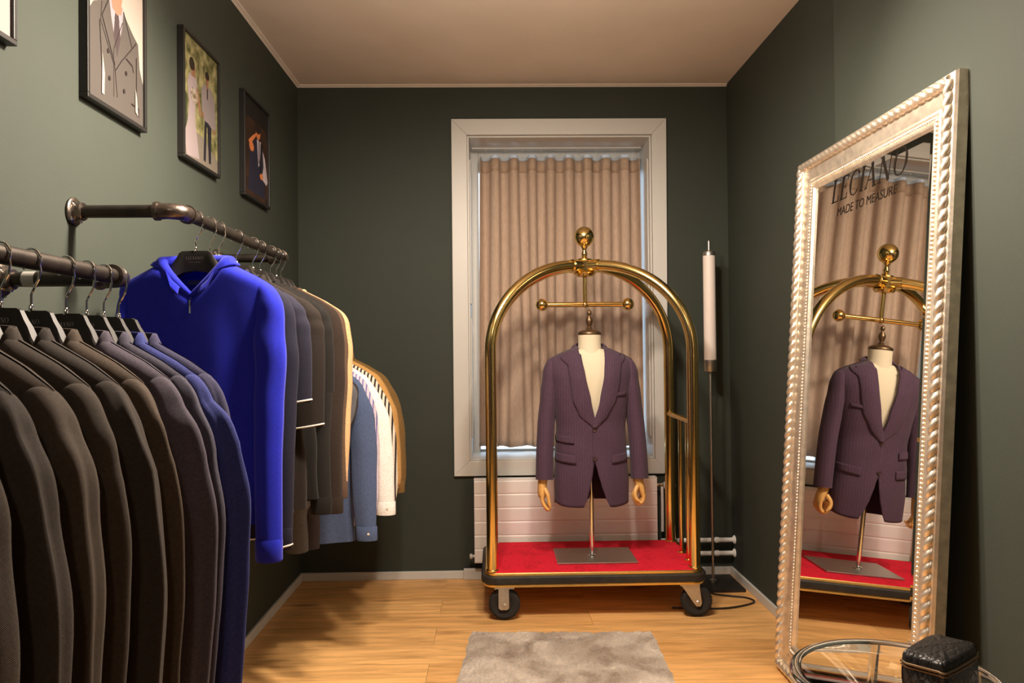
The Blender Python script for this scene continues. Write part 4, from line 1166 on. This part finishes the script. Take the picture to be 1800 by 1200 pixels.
for i, (y, nm, lb, cat, cw, cl, kd, kw) in enumerate(upper):
    if kw.get('trim'): kw['trim'] = M['piping']
    garment(nm, lb, cat, GU, XR, y, ZU, RU, cl, kd, seed=50+i, **kw)
    place_hanger(XR, y, ZU, RU, 'black shouldered hanger with chrome hook on the upper rack carrying the %s' % cw, GHU)

GS = 'shirts and garments on the far rack'; GHS = 'black hangers on the far rack'
sh = [
 (-1.203, F_('mid_grey_cotton', (92, 92, 96)), 'narrow mid grey garment at the front of the far rack, hem below the sweaters', 'mid grey garment', dict(sw=.206, hemw=.045, short=.16, flare=-.03, length=.735, B=.012)),
 (-1.160, F_('charcoal_cotton', (52, 46, 46)), 'narrow charcoal garment on the far rack between grey and denim blue hems', 'charcoal garment', dict(sw=.206, hemw=.085, short=.16, flare=-.03, length=.735, B=.012)),
 (-1.106, F_('denim_blue_cotton', (76, 90, 122)), 'denim blue shirt with long cuffed sleeve on the far rack', 'denim blue shirt', dict(length=.735, slen=.63, flare=.040, sr=(.054, .036), sw=.226, B=.024)),
 (-.985, F_('lavender_stripe_cotton', (205, 192, 205), stripe=hexlin(120, 112, 165), sw=22, sthr=.72), 'lavender striped shirt between denim blue and white shirts', 'lavender striped shirt', dict(flare=.034, sw=.224)),
 (-.86, F_('white_linen', (250, 244, 236)), 'white linen shirt on the far rack', 'white linen shirt', dict(flare=.075, sr=(.056, .036), sw=.228)),
 (-.72, F_('black_white_stripe_cotton', (225, 215, 200), stripe=hexlin(50, 40, 38), sw=20, sthr=.6), 'black and white striped shirt behind the white linen one', 'black striped shirt', dict(flare=.075, sw=.228)),
 (-.57, F_('ochre_cotton', (196, 150, 88)), 'ochre tan shirt beside the striped one on the far rack', 'ochre tan shirt', dict(flare=.07, sw=.230, slen=.50)),
 (-.43, F_('olive_cotton', (120, 92, 52)), 'olive brown shirt last on the far rack', 'olive brown shirt', dict(flare=.07, sw=.236, slen=.56))]
for i, (y, cl, lb, cw, kw) in enumerate(sh):
    k = dict(sw=.220, B=.030, length=.70, slen=.58, flare=.05, fwd=.03, sr=(.052, .034)); k.update(kw)
    garment('hanging_garment' if i < 2 else 'dress_shirt', lb, 'garment' if i < 2 else 'shirt', GS, X3, y, Z3, radians(-4), cl, 'knit' if i < 2 else 'shirt', seed=80+i, **k)
    place_hanger(X3, y, Z3, radians(-4), 'black shouldered hanger with chrome hook on the far rack carrying the %s' % cw, GHS)

# ------------------------------------------------------------------ framed pictures on the left wall
def flatmat(n, rgb, k=.33): return mat(n, tuple(c*k for c in hexlin(*rgb)), .55)
def picture(label, y0, y1, z0, z1, shapes, mats, bgm, fwid=.012, matte=0, group='framed pictures on the left wall'):
    """shapes: list of (material index, polygon in 0..1 picture coordinates, x to the right as seen)"""
    t = thing('picture_frame', label, 'picture', (0, (y0+y1)/2, z0), group=group, authored_world=True)
    b = MB(); d = .024
    b.box(0, d, y0, y1, z0, z0+fwid).box(0, d, y0, y1, z1-fwid, z1).box(0, d, y0, y0+fwid, z0+fwid, z1-fwid).box(0, d, y1-fwid, y1, z0+fwid, z1-fwid)
    b.build('frame', M['black_frame'], t, smooth=False, bevel=.0015)
    b = MB(); px = d-.008
    a0, a1, c0, c1 = y0+fwid-.002, y1-fwid+.002, z0+fwid-.002, z1-fwid+.002
    b.box(px-.004, px, a0, a1, c0, c1, 0)
    for k, (mi, poly) in enumerate(shapes):
        n0 = b.addv([(px+.00008*(k+1), a0+(a1-a0)*min(1, max(0, u)), c0+(c1-c0)*min(1, max(0, v))) for u, v in poly]); b.face([n0+i for i in range(len(poly))], mi)
    b.build('picture', [bgm]+mats, t, smooth=False)
    return t
def ell(cx, cy, rx, ry, n=18, a0=0, a1=2*pi): return [(cx+rx*cos(a0+(a1-a0)*i/n), cy+ry*sin(a0+(a1-a0)*i/n)) for i in range(n)]
def lin(a, b, w=.008):
    d = Vector((b[0]-a[0], b[1]-a[1])); n = Vector((-d.y, d.x)).normalized()*w/2
    return [(a[0]+n.x, a[1]+n.y), (a[0]-n.x, a[1]-n.y), (b[0]-n.x, b[1]-n.y), (b[0]+n.x, b[1]+n.y)]
def pl_line(pts, w=.008): return [lin(a, b, w) for a, b in zip(pts, pts[1:])]
FZ0, FZ1 = 1.908, 2.358
# drawing of a grey double breasted suit
gm = [flatmat('drawing_grey', (112, 104, 98)), flatmat('drawing_line', (58, 42, 38)), flatmat('drawing_shirt', (212, 198, 208)), flatmat('drawing_tie', (92, 76, 78)), flatmat('drawing_skin', (214, 160, 130)), flatmat('drawing_paper', (238, 222, 208))]
sh_ = [(1, [(.0, 0), (1, 0), (1, .30), (.93, .40), (.90, .56), (.80, .60), (.68, .66), (.62, .70), (.36, .70), (.24, .655), (.10, .60), (.02, .52), (0, .45)])]
sh_ += [(3, [(.36, .72), (.62, .72), (.60, .60), (.50, .38), (.40, .60)]), (4, [(.46, .60), (.54, .60), (.565, .50), (.50, .36), (.44, .50)]), (4, [(.455, .60), (.545, .60), (.53, .645), (.47, .645)]),
        (5, [(.40, .72), (.60, .72), (.58, .665), (.50, .64), (.42, .665)]), (5, ell(.5, .80, .10, .12))]
for P in ([(.44, .09), (.44, .40), (.60, .62)], [(.24, .645), (.22, .52), (.46, .28), (.50, .10)], [(.62, .70), (.78, .50), (.58, .36), (.46, .26)], [(.78, .50), (.86, .56)], [(.36, .70), (.24, .56), (.46, .30)],
          [(.20, .52), (.22, .36), (.25, .10)], [(.86, .46), (.86, .22)], [(.66, .40), (.78, .38), (.80, .34)], [(.76, .12), (.90, .115), (.90, .06)]):
    for q in pl_line(P, .009): sh_.append((2, q))
for u, v in ((.34, .36), (.66, .30), (.62, .17), (.36, .19)): sh_.append((2, ell(u, v, .018, .016, 10)))
sh_ += [(6, [(.235, .32), (.275, .20), (.265, .06), (.225, .06)]), (6, [(.83, .24), (.86, .18), (.88, .06), (.83, .08)])]
picture('framed drawing of a grey double breasted suit with tie', -2.207, -1.868, FZ0, FZ1, sh_, gm, gm[5])
# bride and groom in a garden
def m_foliage(n, a, c, sc, kk=.45):
    t = NT(n); tc = t.add('ShaderNodeTexCoord'); no = t.add('ShaderNodeTexNoise'); no.inputs['Scale'].default_value = sc; no.inputs['Detail'].default_value = 5
    t.link(tc.outputs['Object'], no.inputs['Vector']); r = t.add('ShaderNodeValToRGB'); e = r.color_ramp.elements; e[0].position = .35; e[1].position = .65
    e[0].color = (*[q*kk for q in hexlin(*a)], 1); e[1].color = (*[q*kk for q in hexlin(*c)], 1); t.link(no.outputs['Fac'], r.inputs[0]); t.link(r.outputs[0], t.b.inputs['Base Color']); t.b.inputs['Roughness'].default_value = .5
    return t.m
fo = m_foliage('photo_garden', (96, 100, 50), (206, 196, 140), 28)
wm = [flatmat('photo_dress', (226, 206, 208)), flatmat('photo_shirt', (196, 182, 182)), flatmat('photo_trousers', (44, 44, 58)), flatmat('photo_skin', (206, 148, 112)), flatmat('photo_hair', (58, 42, 34)), flatmat('photo_path', (178, 166, 150)), m_foliage('photo_bouquet', (130, 110, 70), (235, 220, 205), 90), flatmat('photo_shade', (86, 96, 60))]
ws = [(6, [(0, 0), (1, 0), (1, .12), (.6, .24), (.3, .26), (0, .2)]), (8, [(0, .55), (.12, .5), (.10, .25), (0, .2)]),
      (1, [(.10, .02), (.44, .04), (.40, .14), (.33, .34), (.33, .46), (.40, .62), (.36, .70), (.18, .70), (.12, .62), (.16, .46), (.12, .3), (.02, .16)]),
      (4, ell(.285, .76, .055, .048)), (5, ell(.245, .785, .075, .055)), (4, [(.24, .74), (.31, .74), (.33, .69), (.22, .69)]), (4, [(.37, .64), (.42, .60), (.50, .42), (.46, .40), (.37, .54)]),
      (7, ell(.30, .54, .10, .065)),
      (3, [(.56, .06), (.62, .05), (.66, .36), (.68, .36), (.72, .06), (.78, .06), (.80, .40), (.60, .44)]),
      (2, [(.52, .46), (.50, .64), (.58, .71), (.78, .71), (.90, .64), (.94, .40), (.86, .36), (.70, .40), (.58, .40)]), (4, ell(.675, .775, .05, .048)), (5, ell(.68, .80, .06, .036)), (4, [(.64, .74), (.71, .74), (.70, .69), (.65, .69)]), (5, lin((.68, .69), (.68, .60), .03)),
      (4, ell(.88, .36, .03, .024)), (4, ell(.55, .44, .03, .024))]
picture('framed wedding photo of a couple in white in a garden', -1.592, -1.248, FZ0, FZ1, ws, wm, fo)
# dark evening photo: person in waistcoat
dk = m_foliage('photo_evening', (26, 18, 14), (62, 38, 26), 14, 1.0)
dm = [flatmat('photo_vest', (32, 32, 50), 1.0), flatmat('photo_white_shirt', (176, 164, 172), 1.0), flatmat('photo_warm_skin', (196, 116, 66), 1.0), flatmat('photo_dark_hair', (34, 22, 16), 1.0), flatmat('photo_black', (22, 18, 18), 1.0)]
ds = [(5, [(0, .8), (1, .8), (1, 1), (0, 1)]), (1, [(.14, .06), (.86, .06), (.84, .36), (.80, .55), (.66, .62), (.36, .62), (.20, .55), (.22, .34)]), (2, [(.52, .64), (.70, .64), (.62, .38), (.58, .36)]), (2, [(.76, .56), (.86, .50), (.98, .26), (.92, .22), (.72, .26), (.80, .40)]),
      (3, ell(.57, .72, .10, .075)), (4, ell(.55, .76, .13, .06)), (3, [(.18, .56), (.34, .64), (.50, .70), (.48, .66), (.34, .58), (.28, .48)]), (3, ell(.30, .52, .09, .05)), (3, ell(.70, .28, .07, .035)), (5, lin((.62, .64), (.60, .40), .03)), (5, lin((.70, .62), (.66, .30), .05))]
picture('framed dark evening photo of a person in waistcoat, nearest the window wall', -.960, -.598, FZ0, FZ1, ds, dm, dk)
# corner of a fourth picture
om = [flatmat('photo_orange', (206, 120, 70)), flatmat('photo_pale', (220, 200, 196)), flatmat('photo_ochre', (176, 150, 110))]
os_ = [(2, [(.0, 0), (1, 0), (1, .28), (.80, .20), (.6, .34), (.3, .24), (0, .36)]), (1, [(.52, .30), (.70, .26), (.80, .50), (.72, .80), (.50, .74)]), (3, [(.80, .24), (1, .3), (1, 1), (.84, 1)])]
picture('framed print with orange and white tones at the upper left picture edge', -2.848, -2.500, FZ0+.012, FZ1+.012, os_, om, flatmat('photo_sand', (190, 168, 130)))

for o in bpy.data.objects:
    if '_o' in o: del o['_o']
